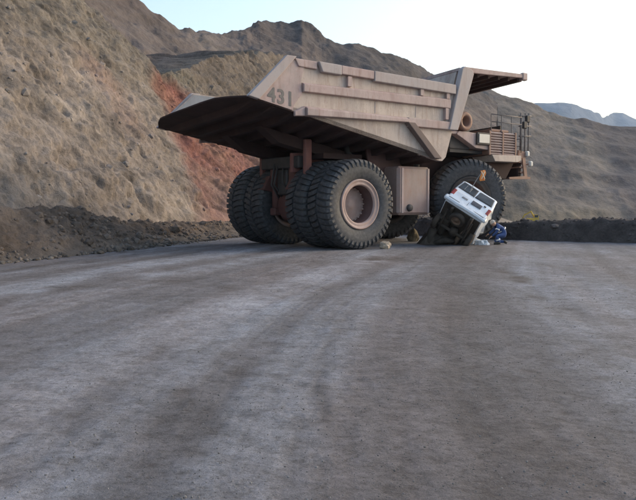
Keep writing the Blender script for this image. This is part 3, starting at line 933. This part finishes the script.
m = MB(); m.prism([side(*q, -1.95) for q in ((366, 147), (399, 153), (402.5, 171), (371, 176))], -1.95, -1.85); m.build('splash_plate', M['maroon'], truck, bevel=.02)
m = MB(); m.prism([side(*q, -.95) for q in ((292, 153), (324, 152), (324, 172), (292, 172))], -.95, -.80); m.build('axle_box_panel', M['redpanel'], truck, bevel=.02)
# fuel tank
m = MB(); m.bb((2.45, -2.75, 1.22), (4.25, -1.45, 3.12), bev=.10)
tank = m.build('fuel_tank', M['tank'], truck)
m = MB(); m.lathe([(0, -2.83), (.13, -2.83), (.15, -2.752), (.15, -2.74)], 20, 'y', (3.05, 0, 1.5)); m.build('drain_cover', M['dark'], tank)
m = MB(); m.tube([(3.9, -2.3, 3.10), (3.9, -2.3, 3.25)], .12, 16); m.build('filler_cap', M['dark'], tank)
for u in (2.62, 4.05):
    m = MB(); m.bb((u, -2.775, 1.3), (u + .10, -2.73, 3.05)); m.build('tank_strap', M['pink'], tank)
m = MB(); m.bb((2.5, 1.45, 1.3), (4.2, 2.7, 3.0), bev=.10); m.build('hydraulic_tank', M['tank'], truck)

# --- wheels
def tyre_mesh():
    m = MB()
    W = .60
    prof = [(.86, -.40), (.90, -.47), (.97, -.52), (1.10, -.565), (1.26, -W + .01), (1.40, -W + .02), (1.50, -.55), (1.555, -.46), (1.575, -.25), (1.58, 0)]
    prof = prof + [(r, -y) for r, y in prof[-2::-1]]
    m.lathe(prof, 96)
    m.lathe([(.86, .40), (.85, 0), (.86, -.40)], 64)
    # raised rings on the sidewall
    for sgn in (-1, 1):
        m.lathe([(1.02, sgn * .505), (1.03, sgn * .535), (1.06, sgn * .54), (1.08, sgn * .53)], 64)
    N = 44
    pt = 2 * math.pi / N
    for sgn in (-1, 1):
        for k in range(N):
            t0 = (k + (.5 if sgn > 0 else 0)) * pt
            secs = [(.05, 1.57, 1.65, -.42, .37), (.22, 1.57, 1.65, -.15, .37), (.40, 1.55, 1.64, .0, .38), (.545, 1.49, 1.60, .05, .39), (.612, 1.40, 1.50, .05, .30), (.602, 1.34, 1.37, .05, .22)]
            rings = []
            for (y, ri, ro, off, wd) in secs:
                q = []
                yi = min(y, .54); 
                for (ang, r, yy) in ((-wd, ri, yi), (wd, ri, yi), (wd * .88, ro, y), (-wd * .88, ro, y)):
                    t = t0 + (ang + off) * pt
                    q.append(m.bm.verts.new((r * math.cos(t), sgn * yy, r * math.sin(t))))
                rings.append(q)
            for A, B in zip(rings, rings[1:]):
                for i in range(4):
                    m.bm.faces.new((A[i], A[(i + 1) % 4], B[(i + 1) % 4], B[i]))
            m.bm.faces.new(rings[0]); m.bm.faces.new(rings[-1][::-1])
    return m
def rim_mesh():
    m = MB()
    m.lathe([(.90, -.44), (.915, -.52), (.89, -.55), (.85, -.54), (.82, -.505), (.77, -.505), (.73, -.52), (.695, -.49), (.68, -.44)], 64)
    m.lathe([(.86, -.40), (.82, -.30), (.82, .4), (.92, .46), (.96, .50), (.80, .50), (.72, .30), (.70, .10)], 64)
    return m
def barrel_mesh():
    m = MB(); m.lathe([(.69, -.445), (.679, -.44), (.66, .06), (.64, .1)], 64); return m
def disc_mesh(hub=True):
    m = MB()
    m.lathe([(.68, .08), (.60, .06), (.52, .02), (.20, .01), (.17, -.03), (0, -.03)], 48)
    for k in range(20):
        t = 2 * math.pi * k / 20
        m.lathe([(0, -.02), (.028, -.02), (.03, .07)], 8, 'y', (.60 * math.cos(t), 0, .60 * math.sin(t)))
    return m
def wheel(u, v, z, rz, parent):
    o = bpy.data.objects.new('wheel', wheel.rim_data); link(o, parent); o.location = (u, v, z); o.rotation_euler = (0, random.random() * 6, rz)
    for nm, dat in wheel.subs:
        link(bpy.data.objects.new(nm, dat), o)
    return o
w0 = rim_mesh().build('wheel', M['rim'], truck)
t0 = tyre_mesh().build('tyre', M['tyre'], w0)
d0 = disc_mesh().build('hub_disc', M['rim'], w0)
b0 = barrel_mesh().build('rim_barrel', M['maroon'], w0)  # dark paint stands in for the shade inside the rim recess
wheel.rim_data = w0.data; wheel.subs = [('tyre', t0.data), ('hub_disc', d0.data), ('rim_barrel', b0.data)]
w0.location = (0, -2.8, 1.64); w0.rotation_euler = (0, .3, 0)
wheel(0, -1.42, 1.64, 0, truck)
wheel(0, 1.42, 1.64, math.pi, truck); wheel(0, 2.8, 1.64, math.pi, truck)
FW = (6.72, -2.45, 1.90)
M['hub_dark'] = worn('dark_front_hub', (.030, .026, .026), (.055, .042, .038), (.09, .075, .065), 2.0, .7, dirt_amt=.4)  # front rims and discs, a darker tone than the rear ones
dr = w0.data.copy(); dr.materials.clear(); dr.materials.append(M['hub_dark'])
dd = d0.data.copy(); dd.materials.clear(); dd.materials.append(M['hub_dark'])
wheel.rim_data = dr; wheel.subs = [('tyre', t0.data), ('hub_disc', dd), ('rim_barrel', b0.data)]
wheel(*FW, R(-28), truck)
wheel(6.72, 2.45, 1.66, math.pi - R(28), truck)
m = MB(); m.tube([(6.72, -2.2, 1.9), (6.72, 2.2, 1.7)], .32, 16); m.build('front_axle', M['dark'], truck)

# --- front end : deck, cabinets, cab, stairs
def fr(): return MB(lean2)
V0 = -2.8
def sd(px, py, v=V0): return side(px, py, v)
m = fr(); m.bb((5.7, -2.45, 3.83), (10.15, 2.75, 3.95)); deck = m.build('deck', M['dark'], truck)
m = fr(); m.bb((7.9, -1.7, 2.75), (10.0, 1.7, 3.82), bev=.05); m.bb((5.2, -1.3, 2.7), (7.9, 1.3, 3.8), bev=.05)
m.build('engine_housing', M['under'], truck)
# slanted side panel behind the grille, with the pale square lamp
p = [sd(*q) for q in ((457, 134), (476, 148), (489, 150), (489, 137), (470, 132), (459, 131))]
m = fr(); m.prism(p, V0, V0 + .5); pan = m.build('side_panel', M['pink'], truck, bevel=.02)
a, b = sd(477, 143), sd(487.5, 135)
m = fr(); m.bb((a[0] - .09, V0 - .10, a[1] - .07), (b[0] + .09, V0 - .004, b[1] + .07), bev=.02); lb = m.build('work_lamp', M['dark'], pan)
m = fr(); m.bb((a[0], V0 - .13, a[1]), (b[0], V0 - .102, b[1]), bev=.01); m.build('lamp_lens', M['white_lamp'], pan)
# grille cabinet
a, b = sd(488.5, 154.5), sd(514.5, 133.5)
m = fr(); m.bb((a[0], V0 + .02, a[1]), (b[0], V0 + 1.5, b[1]), bev=.03); cab_ = m.build('grille_cabinet', M['orange'], truck)
n = 9
for k in range(n):
    z = a[1] + (b[1] - a[1]) * (k + .5) / n
    m = fr(); m.box(((a[0] + b[0]) / 2, V0 - .02, z), (b[0] - a[0] - .06, .10, .05), Matrix.Rotation(R(28), 3, 'X'))
    m.build('louver', M['pink'], cab_)
m = fr(); m.bb((a[0] + .03, V0 + .005, a[1] + .04), (b[0] - .03, V0 + .018, b[1] - .04)); m.build('louver_back', M['red'], cab_)
for f in (0, .5, 1):
    u = a[0] + (b[0] - a[0]) * f
    m = fr(); m.bb((u - .05, V0 - .085, a[1] - .02), (u + .05, V0 + .0, b[1] + .02), bev=.01); m.build('grille_frame', M['orange'], cab_)
m = fr(); m.bb((a[0] + .25, V0 + .1, b[1] + .002), (b[0] - .25, V0 + 1.3, b[1] + .14), bev=.04); m.build('cabinet_cap', M['orange'], cab_)
# pale fender skirt
p = [sd(*q) for q in ((490, 155), (519, 156), (519.5, 160), (516, 162.5), (493, 161.5))]
m = fr(); m.prism(p, V0 - .12, V0 + 1.0); m.build('fender_skirt', M['cream'], truck, bevel=.02)
p = [sd(*q) for q in ((492, 162), (518, 163), (510, 179), (500, 176))]
m = fr(); m.prism(p, V0 + .25, V0 + .9); m.build('front_bracket', M['bracket'], truck)
# air duct ring at the front of the box
u, z = sd(464.5, 121.5)
m = fr(); m.lathe([(.0, -2.35), (.20, -2.36), (.21, -2.86), (.25, -2.90), (.36, -2.91), (.39, -2.86), (.39, -2.4), (.3, -2.3), (.3, -1.6), (0, -1.6)], 32, 'y', (u, 0, z + 0.0)); ring = m.build('air_duct', M['orange'], truck)
m = fr(); m.lathe([(0, -2.40), (.195, -2.40), (.195, -2.38)], 20, 'y', (u, 0, z)); m.build('duct_mesh', M['dark'], ring)
m = fr(); m.bb((5.6, -2.5, 3.95), (6.9, -1.6, 4.9), bev=.05); m.build('air_cleaner', M['dark'], truck)
m = fr(); m.bb((u - .8, -2.75, z - .52), (u + 1.5, -2.55, z - .42)); m.build('pipe_tray', M['pink'], truck)
# handrails
def rail(pts, r=.019): return MB(lean2).tube(pts, r, 8).build('handrail', M['rail'], truck)
zt = 3.95
for (u0, u1, v0, v1) in ((8.0, 10.1, -2.72, -2.72), (10.1, 10.1, -2.72, -1.2), (6.4, 8.0, -1.2, -1.2)):
    zz0 = b[1] + .14 if u0 == 8.0 else zt
    for h in (.30, .62):
        rail([(u0, v0, zz0 + h), (u1, v1, zz0 + h)])
    for f in (0, .33, .66, 1):
        uu, vv = u0 + (u1 - u0) * f, v0 + (v1 - v0) * f
        rail([(uu, vv, zt), (uu, vv, zz0 + .62)])
for px in (521, 525.5, 529):
    q0 = sd(px - 1, 152, -2.6); q1 = sd(px, 113, -2.6)
    rail([(q0[0], -2.6, q0[1]), (q1[0], -2.6, q1[1])], .03)
for py in (116, 126, 136):
    q0 = sd(519, py, -2.6); q1 = sd(531, py, -2.6); rail([(q0[0], -2.6, q0[1]), (q1[0], -2.6, q1[1])], .03)
for q in ((524, 125), (527, 119)):
    u, z = sd(*q, -2.62); MB(lean2).bb((u - .12, -2.72, z - .16), (u + .12, -2.58, z + .16), bev=.03).build('mirror', M['dark'], truck)
# stairs at the front corner
q0, q1 = sd(518.5, 160, -2.6), sd(530, 178, -2.6)
st = MB(lean2).prism([sd(517, 158, -2.6), sd(521, 158, -2.6), sd(523, 176, -2.6), sd(508, 177, -2.6), sd(508, 179, -2.6), sd(529, 179, -2.6), sd(529, 177, -2.6), sd(526, 176.5, -2.6), sd(524, 160, -2.6), sd(524, 152, -2.6), sd(517, 150, -2.6)], -2.68, -2.62).build('stairs', M['orange'], truck)
for k, py in enumerate((162, 167, 172, 177)):
    q = sd(522 + k * .7, py, -2.6); MB(lean2).bb((q[0] - .24, -2.62, q[1] - .03), (q[0] + .24, -1.7, q[1] + .03)).build('step', M['orange'], st)
for q in ((527, 154), (530.3, 164)):
    u, z = sd(*q, -2.7); m = MB(lean2).box((u, -2.7, z), (.22, .2, .26), bev=.05); hl = m.build('headlamp', M['white_lamp'], truck); MB(lean2).tube([(u, -2.68, z), (u - .28, -2.62, z - .02), (u - .55, -2.6, z)], .035, 8).build('lamp_arm', M['orange'], hl)
m = fr(); m.bb((10.16, -2.5, 2.9), (10.45, 2.5, 3.6), bev=.05); m.build('bumper', M['bracket'], truck)
m = fr(); m.bb((10.02, -1.6, 3.97), (10.14, 1.2, 5.3)); m.build('radiator', M['dark'], truck)
# cab on the far side
m = fr(); m.prism([(6.9, 3.97), (9.4, 3.97), (9.5, 4.9), (9.1, 5.95), (6.9, 5.95)], 1.1, 2.7); cb = m.build('cab', M['pink'], truck, bevel=.05)
for (u0, u1) in ((7.1, 7.95), (8.1, 9.0)):
    for v in (1.08, 2.72): MB(lean2).bb((u0, v - .015, 4.95), (u1, v + .015, 5.7), bev=.01).build('window', M['glass'], cb)
MB(lean2).bb((6.87, 1.25, 5.0), (6.89, 2.55, 5.75)).build('window', M['glass'], cb)

# ------------------------------------------------------------------ the crushed van
vr = Vector((.80, -.27, -.53)).normalized(); vp = Vector((.50, .64, .585)); vp = (vp - vr * vp.dot(vr)).normalized(); vq = vp.cross(vr)
VO = at(463.6, 211.0, 29.4)
van = empty('van', (VO.x, VO.y, 0))
tag(van, 'white van crushed nose-down under the front wheel of the dump truck, underside showing', 'van')
VM = Matrix((vr, vq, vp)).transposed()
from mathutils import noise as mnoise
def vx(co):
    co = Vector(co)
    k = .035 + .03 * max(0, co.y)                      # the sheet metal is buckled, more so towards the crushed end
    co = co + mnoise.noise_vector(co * 1.1 + Vector((3.7, 1.2, 8.1))) * k + mnoise.noise_vector(co * 3.1) * k * .3
    return VM @ co + Vector((0, 0, VO.z))
def vb(): return MB(vx)
def vanbody():
    m = vb()
    HWv, HT = .90, 1.60
    sec = []           # outline in (r,p), rounded and narrowing to the roof
    def hwid(p): return HWv - .02 - .06 * sstep(.85, 1.6, np.array(p)) - .05 * (1 - sstep(0, .3, np.array(p)))
    pts = []
    for p in (.02, .10, .30, .55, .80, 1.0, 1.2, 1.4, 1.50, 1.56): pts.append((float(hwid(p)), p))
    roof = [(.76, 1.60), (.62, 1.625), (.3, 1.645), (0, 1.65)]
    right = pts + roof
    outl = right + [(-r, p) for r, p in right[-2::-1]]
    # rings along q
    qs = [(-0.0, .93), (.025, .97), (.07, 1.0), (.25, 1.0), (.5, 1.0), (.75, 1.0), (1.0, 1.0)]
    rings = []
    for i, (f, scl) in enumerate(qs):
        ring = []
        for j, (r, p) in enumerate(outl):
            pc = .8
            rr, pp = r * scl, pc + (p - pc) * scl
            qend = 2.0 - 1.0 * p / 1.6
            q = f * (qend if f > .07 else 1.0)
            if f >= .5: 
                cr = (f - .35) * .16
                rr += cr * math.sin(j * 2.1 + i * 1.7); pp += cr * math.cos(j * 1.7 + i); q += cr * math.sin(j * 3.1)
            # rear face leans forward towards the roof
            q += .10 * max(0, (p - .8)) ** 1.0 if f <= .25 else .06 * max(0, p - .8)
            ring.append(m.bm.verts.new((rr, q, pp)))
        rings.append(ring)
    n = len(outl)
    for A, B in zip(rings, rings[1:]):
        for j in range(n):
            f = m.bm.faces.new((A[j], A[(j + 1) % n], B[(j + 1) % n], B[j])); f.smooth = True
    # rear face as strips
    A = rings[0]
    for j in range(n // 2):
        if j + 1 < n - 1 - j - 1 + 1:
            a_, b_, c_, d_ = A[j], A[j + 1], A[n - 2 - j], A[n - 1 - j]
            try: m.bm.faces.new((a_, b_, c_, d_) if len({a_, b_, c_, d_}) == 4 else (a_, b_, d_))
            except ValueError: pass
    m.bm.faces.new(rings[-1][::-1])
    return m.build('body', M['white'], van)
vbody = vanbody()
def rearq(p): return .10 * max(0, p - .8)
def quadbox(r0, r1, p0, p1, proud, name, mat, parent, depth=.03, sl=0.0, bev=.008):
    m = vb()
    q0, q1 = rearq(p0), rearq(p1)
    m.hexa([(r0, q0 - proud, p0), (r1, q0 - proud, p0), (r1 - sl * (r1 > 0), q1 - proud, p1), (r0 + sl * (r0 < 0), q1 - proud, p1),
            (r0, q0 - proud + depth, p0), (r1, q0 - proud + depth, p0), (r1 - sl * (r1 > 0), q1 - proud + depth, p1), (r0 + sl * (r0 < 0), q1 - proud + depth, p1)])
    return m.build(name, mat, parent, bevel=bev)
for (r0, r1) in ((-.78, -.06), (.02, .74)):
    fr_ = quadbox(r0 - .025, r1 + .025, 1.02, 1.50, .006, 'rear_window', M['dark'], van, sl=.06)
    quadbox(r0 + .01, r1 - .01, 1.06, 1.46, .014, 'pane', M['glass'], fr_, .012, sl=.06)
    for k in (.33, .66):
        r = r0 + (r1 - r0) * k
        if r0 < -.5: quadbox(r - .012, r + .012, 1.10, 1.41, .022, 'window_bar', M['steel'], fr_, .012)
quadbox(-.058, -.042, .34, 1.52, .004, 'door_seam', M['dark'], van, .01)
quadbox(-.82, .82, .335, .352, .004, 'door_seam', M['dark'], van, .01)
pl = quadbox(.02, .46, .56, .78, .02, 'licence_plate', M['plate'], van)
quadbox(.05, .43, .60, .74, .026, 'plate_face', M['plate'], pl, .008)
quadbox(-.40, -.16, .62, .70, .012, 'emblem_strip', M['steel'], van)
quadbox(.50, .60, .80, .86, .03, 'door_handle', M['dark'], van)
for s_ in (-1, 1):
    m = vb(); m.bb((s_ * .72, -.012, .50), (s_ * .87, .10, .86), bev=.02); m.build('tail_lamp', M['red_lamp'], van)
m = vb(); m.bb((-.95, -.14, .02), (.95, .04, .27), bev=.05)
bmesh.ops.subdivide_edges(m.bm, edges=[e for e in m.bm.edges if abs(e.verts[0].co.x - e.verts[1].co.x) > 1], cuts=10)
m.build('bumper', M['white'], van)
m = vb(); m.bb((-.80, -.152, .13), (.80, -.135, .17)); m.build('bumper_strip', M['steel'], van)
# underside
m = vb(); m.bb((-.80, .05, -.02), (.80, 1.95, .03), bev=.01); m.build('underbody', M['muck'], van)
for s_ in (-1, 1):
    m = vb(); m.bb((s_ * .42 - .05, .05, -.16), (s_ * .42 + .05, 1.95, -.025), bev=.01); m.build('chassis_rail', M['muck'], van)
    m = vb(); m.tube([(s_ * .55, .22, -.14), (s_ * .55, .6, -.26), (s_ * .55, 1.0, -.30), (s_ * .55, 1.4, -.24), (s_ * .55, 1.8, -.12)], .04, 6); m.build('leaf_spring', M['muck'], van)
m = vb(); m.tube([(-.72, 1.05, -.24), (.72, 1.05, -.24)], .06, 10); m.lathe([(0, -.15), (.16, -.12), (.18, 0), (.16, .12), (0, .15)], 16, 'y', (.05, 1.05, -.24)); m.build('van_axle', M['muck'], van)
def vwheel(r, q, p, name, axis):
    m = vb()
    def P(rad, y):
        pass
    prof = [(.19, -.09), (.24, -.11), (.31, -.10), (.335, -.06), (.335, .06), (.31, .10), (.24, .11), (.19, .09)]
    n = 28
    def ringpts(rad, y):
        o = []
        for k in range(n):
            t = 2 * math.pi * k / n
            if axis == 'p': o.append((r + rad * math.cos(t), q + rad * math.sin(t), p + y))
            else: o.append((r + y, q + rad * math.cos(t), p + rad * math.sin(t)))
        return o
    def shell(mm, prof):
        R_ = [[mm.bm.verts.new(c) for c in ringpts(*pp)] for pp in prof]
        for A, B in zip(R_, R_[1:]):
            for k in range(n):
                f = mm.bm.faces.new((A[k], A[(k + 1) % n], B[(k + 1) % n], B[k])); f.smooth = True
    shell(m, prof); o = m.build(name, M['muck'], van)
    m2 = vb(); shell(m2, [(.20, -.10), (.19, -.105), (.165, -.07), (.10, -.05), (.09, -.085), (.0, -.085)]); shell(m2, [(.20, .10), (.165, .07), (.0, .06)]); m2.build('wheel_rim', M['rust'], o)
vwheel(-.06, .46, -.16, 'spare_wheel', 'p')
vwheel(-.78, 1.1, -.12, 'wheel', 'r'); vwheel(.76, 1.1, -.12, 'wheel', 'r')
m = vb(); m.tube([(.5, -.02, -.12), (.5, .5, -.12), (.34, 1.0, -.14), (.3, 1.6, -.12)], .035, 8); m.lathe([(0, -.3), (.11, -.28), (.11, .28), (0, .3)], 14, 'y', (.33, 1.5, -.14)); m.build('exhaust', M['rust'], van)
m = vb(); m.bb((-.75, .75, -.22), (-.25, 1.6, -.02), bev=.06); m.build('van_fuel_tank', M['muck'], van)
# crushed front under the tyre, and a torn panel
def crumple(name, mat, cx, cy, sx, sy, z0, z1, seed, rz=0.0, amp=.10):
    n, k = 26, 20
    X, Y = np.meshgrid(np.linspace(-1, 1, n), np.linspace(-1, 1, k))
    P = np.stack([X.ravel(), Y.ravel(), X.ravel() * 0 + seed], 1)
    h = fbm(P * 2.3, 4, ridge=True); edge = np.clip((1 - np.maximum(abs(X), abs(Y)).ravel()) * 4, 0, 1)
    z = z0 + (z1 - z0) * edge * (.65 + .35 * h)
    dx = amp * fbm(P * 3 + 5, 2)
    x = X.ravel() * sx + dx; y = Y.ravel() * sy + amp * fbm(P * 3 + 9, 2)
    V = np.stack([cx - VO.x + x * math.cos(rz) - y * math.sin(rz), cy - VO.y + x * math.sin(rz) + y * math.cos(rz), z], 1)
    return from_np(name, V, grid_faces(k, n), mat, van, smooth=False)
crumple('crushed_cab', M['white'], 5.9, 32.0, 1.15, 1.25, .0, .24, 3)
crumple('crumpled_chassis', M['muck'], 5.15, 30.85, .95, .45, .0, .50, 6, .1, .16)
crumple('torn_panel', M['white'], 6.68, 30.55, .26, .16, -.02, .20, 9, -.3, .16)
m = MB()
for a_, b_, r_ in (((-1.25, 1.1, .02), (-.9, 1.35, 1.0), .16), ((-1.0, 1.0, .05), (-.2, .9, .12), .10)): m.tube([a_, tuple((Vector(a_) + Vector(b_)) / 2 + Vector((.05, -.1, .1))), b_], [r_, r_ * 1.2, r_ * .7], 9)
m.build('bent_pillar', M['muck'], van)

# flag on a whip, standing up from the van's roof edge
fb = at(470.5, 186.5, 30.25); ft = at(480.5, 174.0, 30.5)
whip = empty('whip_flag', fb)
tag(whip, 'small orange flag on a thin whip pole above the crushed white van', 'flag')
MB().tube([(0, 0, -.15), tuple((ft - fb) * .5 + Vector((.02, 0, -.02))), tuple(ft - fb), tuple((ft - fb) * 1.25)], .014, 6).build('pole', M['steel'], whip)
def flag():
    n, k = 12, 14
    P = []
    for j in range(k):
        for i in range(n):
            a_, b_ = i / (n - 1), j / (k - 1)
            c = ft - fb
            P.append((c.x - .015 + a_ * .19 + .03 * math.sin(b_ * 6), c.y - .06 + .03 * math.sin(a_ * 9 + b_ * 3), c.z + .13 - b_ * .42 + a_ * .03))
    o = from_np('flag_cloth', P, grid_faces(k, n), M['flag'], whip)
    mm = o.modifiers.new('thick', 'SOLIDIFY'); mm.thickness = .008
    c = ft - fb
    for d_ in (((.02, .10), (.16, -.20)), ((.16, .10), (.03, -.20))):
        (a0, z0), (a1, z1) = d_
        MB().tube([(c.x + a0, c.y - .10, c.z + z0), (c.x + (a0 + a1) / 2, c.y - .11, c.z + (z0 + z1) / 2), (c.x + a1, c.y - .10, c.z + z1)], .018, 6).build('cross_stripe', M['flag_cross'], whip)
flag()

# ------------------------------------------------------------------ the crouching man
def person():
    base = Vector((7.45, 30.75, 0))
    p = empty('person', base)
    tag(p, 'person in navy work clothes with pale reflective bands, crouching by the crushed van', 'person')
    # joints (x: right in view, y: away, z)
    J = {'pelvis': (.20, .05, .40), 'waist': (.15, .04, .56), 'chest': (.03, .02, .72), 'neck': (-.10, 0, .80), 'head0': (-.15, -.02, .80), 
         'shL': (-.06, -.20, .74), 'elL': (-.16, -.26, .50), 'wrL': (-.32, -.20, .34),
         'shR': (.0, .22, .76), 'elR': (-.18, .28, .55), 'wrR': (-.36, .20, .42),
         'hipL': (.20, -.12, .36), 'knL': (-.16, -.22, .36), 'anL': (-.02, -.22, .06), 'ftL': (-.20, -.24, .04),
         'hipR': (.20, .16, .36), 'knR': (-.12, .22, .10), 'anR': (.28, .20, .09), 'ftR': (.36, .20, .05)}
    names = list(J); idx = {k: i for i, k in enumerate(names)}
    E_ = [('pelvis', 'waist'), ('waist', 'chest'), ('chest', 'neck'), ('neck', 'head0'), ('chest', 'shL'), ('shL', 'elL'), ('elL', 'wrL'), ('chest', 'shR'), ('shR', 'elR'), ('elR', 'wrR'),
          ('pelvis', 'hipL'), ('hipL', 'knL'), ('knL', 'anL'), ('anL', 'ftL'), ('pelvis', 'hipR'), ('hipR', 'knR'), ('knR', 'anR'), ('anR', 'ftR')]
    rad = {'pelvis': .17, 'waist': .155, 'chest': .175, 'neck': .07, 'head0': .06, 'shL': .085, 'elL': .06, 'wrL': .042, 'shR': .085, 'elR': .06, 'wrR': .042,
           'hipL': .115, 'knL': .08, 'anL': .055, 'ftL': .045, 'hipR': .115, 'knR': .08, 'anR': .055, 'ftR': .045}
    skin_mesh('body', [J[k] for k in names], [(idx[a], idx[b]) for a, b in E_], [rad[k] for k in names], M['navy'], p)
    # head with face looking to the left and down
    hm = MB(); hm.lathe([(0, -.13), (.05, -.12), (.075, -.08), (.09, -.02), (.095, .03), (.085, .08), (.05, .115), (0, .125)], 20, 'z')
    hd = hm.build('head', M['skin'], p); hd.location = (-.24, -.03, .86); hd.rotation_euler = (0, R(-38), 0)
    MB().prism([(-.085, .02), (-.118, -.03), (-.085, -.035)], -.015, .015).build('nose', M['skin'], hd)
    for s_ in (-1, 1):
        MB().box((.0, s_ * .095, -.005), (.045, .02, .06), bev=.008).build('ear', M['skin'], hd)
        MB().box((-.084, s_ * .035, .025), (.012, .024, .012), bev=.003).build('eye', M['hair'], hd)
    MB().box((-.082, 0, -.07), (.012, .045, .01)).build('mouth', M['red_lamp'], hd)
    m = MB(); m.lathe([(.125, .03), (.125, .04), (.105, .045), (.10, .08), (.075, .13), (.03, .155), (0, .16)], 24, 'z'); m.build('helmet', M['helmet'], hd)
    # hands with fingers
    for nm, s_ in (('wrL', -1), ('wrR', 1)):
        w_ = Vector(J[nm]); d_ = Vector((-.8, .1 * s_, -.5)).normalized(); sd_ = Vector((0, 1, 0))
        vs, es, rs = [w_[:], (w_ + d_ * .05)[:], (w_ + d_ * .09)[:]], [(0, 1), (1, 2)], [.03, .036, .034]
        hand = skin_mesh('hand', vs, es, rs, M['skin'], p, 0, 1)
        for k, ln in enumerate((.068, .08, .074, .058)):
            b0 = w_ + d_ * .085 + sd_ * (k - 1.5) * .02; b1 = b0 + d_ * ln * .55 + Vector((0, 0, -.008)); b2 = b1 + d_ * ln * .35 + Vector((0, 0, -.03))
            MB().tube([b0, b1, b2], [.010, .009, .007], 6).build('finger', M['skin'], hand)
        b0 = w_ + d_ * .03 + sd_ * .03 * -s_; MB().tube([b0, b0 + d_ * .04 + sd_ * -.03 * s_, b0 + d_ * .075 + sd_ * -.03 * s_], [.012, .011, .008], 6).build('thumb', M['skin'], hand)
    for a_, b_ in (('anL', 'ftL'), ('anR', 'ftR')):
        A, B = Vector(J[a_]), Vector(J[b_]); m = MB(); m.tube([A + Vector((0, 0, .05)), A, (A + B) / 2, B + (B - A) * .3], [.06, .068, .06, .045], 10); m.build('boot', M['boot'], p)
    # reflective bands : rings round shin, thigh, back
    def bandring(c, d, r, wd=.05):
        d = Vector(d).normalized(); up = Vector((0, 0, 1)) if abs(d.z) < .9 else Vector((1, 0, 0)); a_ = d.cross(up).normalized(); b_ = d.cross(a_)
        m = MB(); n = 20; rr = [[m.bm.verts.new(Vector(c) + d * t + (r + o) * (a_ * math.cos(q) + b_ * math.sin(q))) for q in [6.2832 * k / n for k in range(n)]] for t, o in ((-wd / 2, 0), (-wd / 2, .012), (wd / 2, .012), (wd / 2, 0))]
        for A, B in zip(rr, rr[1:]):
            for k in range(n): m.bm.faces.new((A[k], A[(k + 1) % n], B[(k + 1) % n], B[k]))
        m.build('reflective_band', M['reflect'], p)
    v = lambda k: Vector(J[k])
    bandring(v('knL').lerp(v('anL'), .55), v('anL') - v('knL'), .078, .06); bandring(v('knR').lerp(v('anR'), .45), v('anR') - v('knR'), .082, .06)
    bandring(v('waist').lerp(v('chest'), .2), v('chest') - v('waist'), .168, .05)
    bandring(v('shL').lerp(v('elL'), .55), v('elL') - v('shL'), .078, .045)
    return p
person()

# ------------------------------------------------------------------ loose rocks by the wheels
def rock(name, loc, size, label, col, seed, squash=(1, 1, 1), peak=0.0):
    bm = bmesh.new(); bmesh.ops.create_icosphere(bm, subdivisions=3, radius=1)
    P = np.array([v.co[:] for v in bm.verts]); F = np.array([[v.index for v in f.verts] for f in bm.faces]); bm.free()
    d = 1 + .45 * fbm(P * 1.1 + seed, 3, ridge=True) + .12 * fbm(P * 3 + seed, 3)
    P = P * d[:, None]
    P[:, :2] *= (1 - peak * np.clip(P[:, 2:3], -.5, 1))
    P = P * np.array(squash) * size
    P[:, 2] -= np.percentile(P[:, 2], 12)
    o = from_np(name, P, F, M['stone'], smooth=False, col=np.repeat(np.array(col)[None], len(P), 0))
    o.location = loc
    tag(o, label, 'rock', 'rocks chocking the wheels')
    return o
g1 = on_ground(385.5, 249.0)
rock('rock', (g1.x, g1.y + .15, -.01), .22, 'small pale tan rock against the foot of the big near rear wheel', (.42, .34, .26), 2.0, (.8, .7, .68))
g2 = on_ground(413, 241)
rock('rock', (g2.x, g2.y, -.01), .32, 'pale boulder on the ground beneath the pink tank of the truck', (.20, .17, .12), 8.3, (.62, .6, .85), .30)

# ------------------------------------------------------------------ excavator far down in the pit
def excavator():
    c = at(533, 224, 215); gz = c.z
    e = empty('excavator', (c.x, c.y, gz), R(-12))
    tag(e, 'small yellow excavator with raised boom, far off in the pit beyond the dark berm', 'excavator')
    for v in (-1.0, 1.0):
        MB().prism([(-1.9, .35), (-1.6, .8), (1.6, .8), (1.9, .35), (1.6, .0), (-1.6, .0)], v - .3, v + .3).build('track', M['dark'], e)
    MB().bb((-1.8, -1.15, .85), (1.0, 1.15, 1.7), bev=.1).build('body', M['yellow'], e)
    cb = MB().prism([(.2, 1.7), (1.5, 1.0), (1.5, 2.2), (1.1, 2.75), (.2, 2.75)], -1.15, -.2).build('cab', M['yellow'], e)
    MB().bb((.35, -1.17, 1.9), (1.3, -1.152, 2.6)).build('window', M['glass'], cb)
    MB().tube([(.6, .1, 1.6), (-.6, .1, 3.6), (-2.3, .1, 2.6)], [.28, .30, .2], 6).build('boom', M['yellow'], e)
    MB().tube([(-2.2, .1, 2.9), (-3.3, .1, 1.0)], [.22, .15], 6).build('dipper_arm', M['yellow'], e)
    MB().prism([(-3.6, 1.2), (-3.0, 1.1), (-2.8, .4), (-3.2, .1), (-3.7, .4)], -.45, .65).build('bucket', M['dark'], e)
excavator()
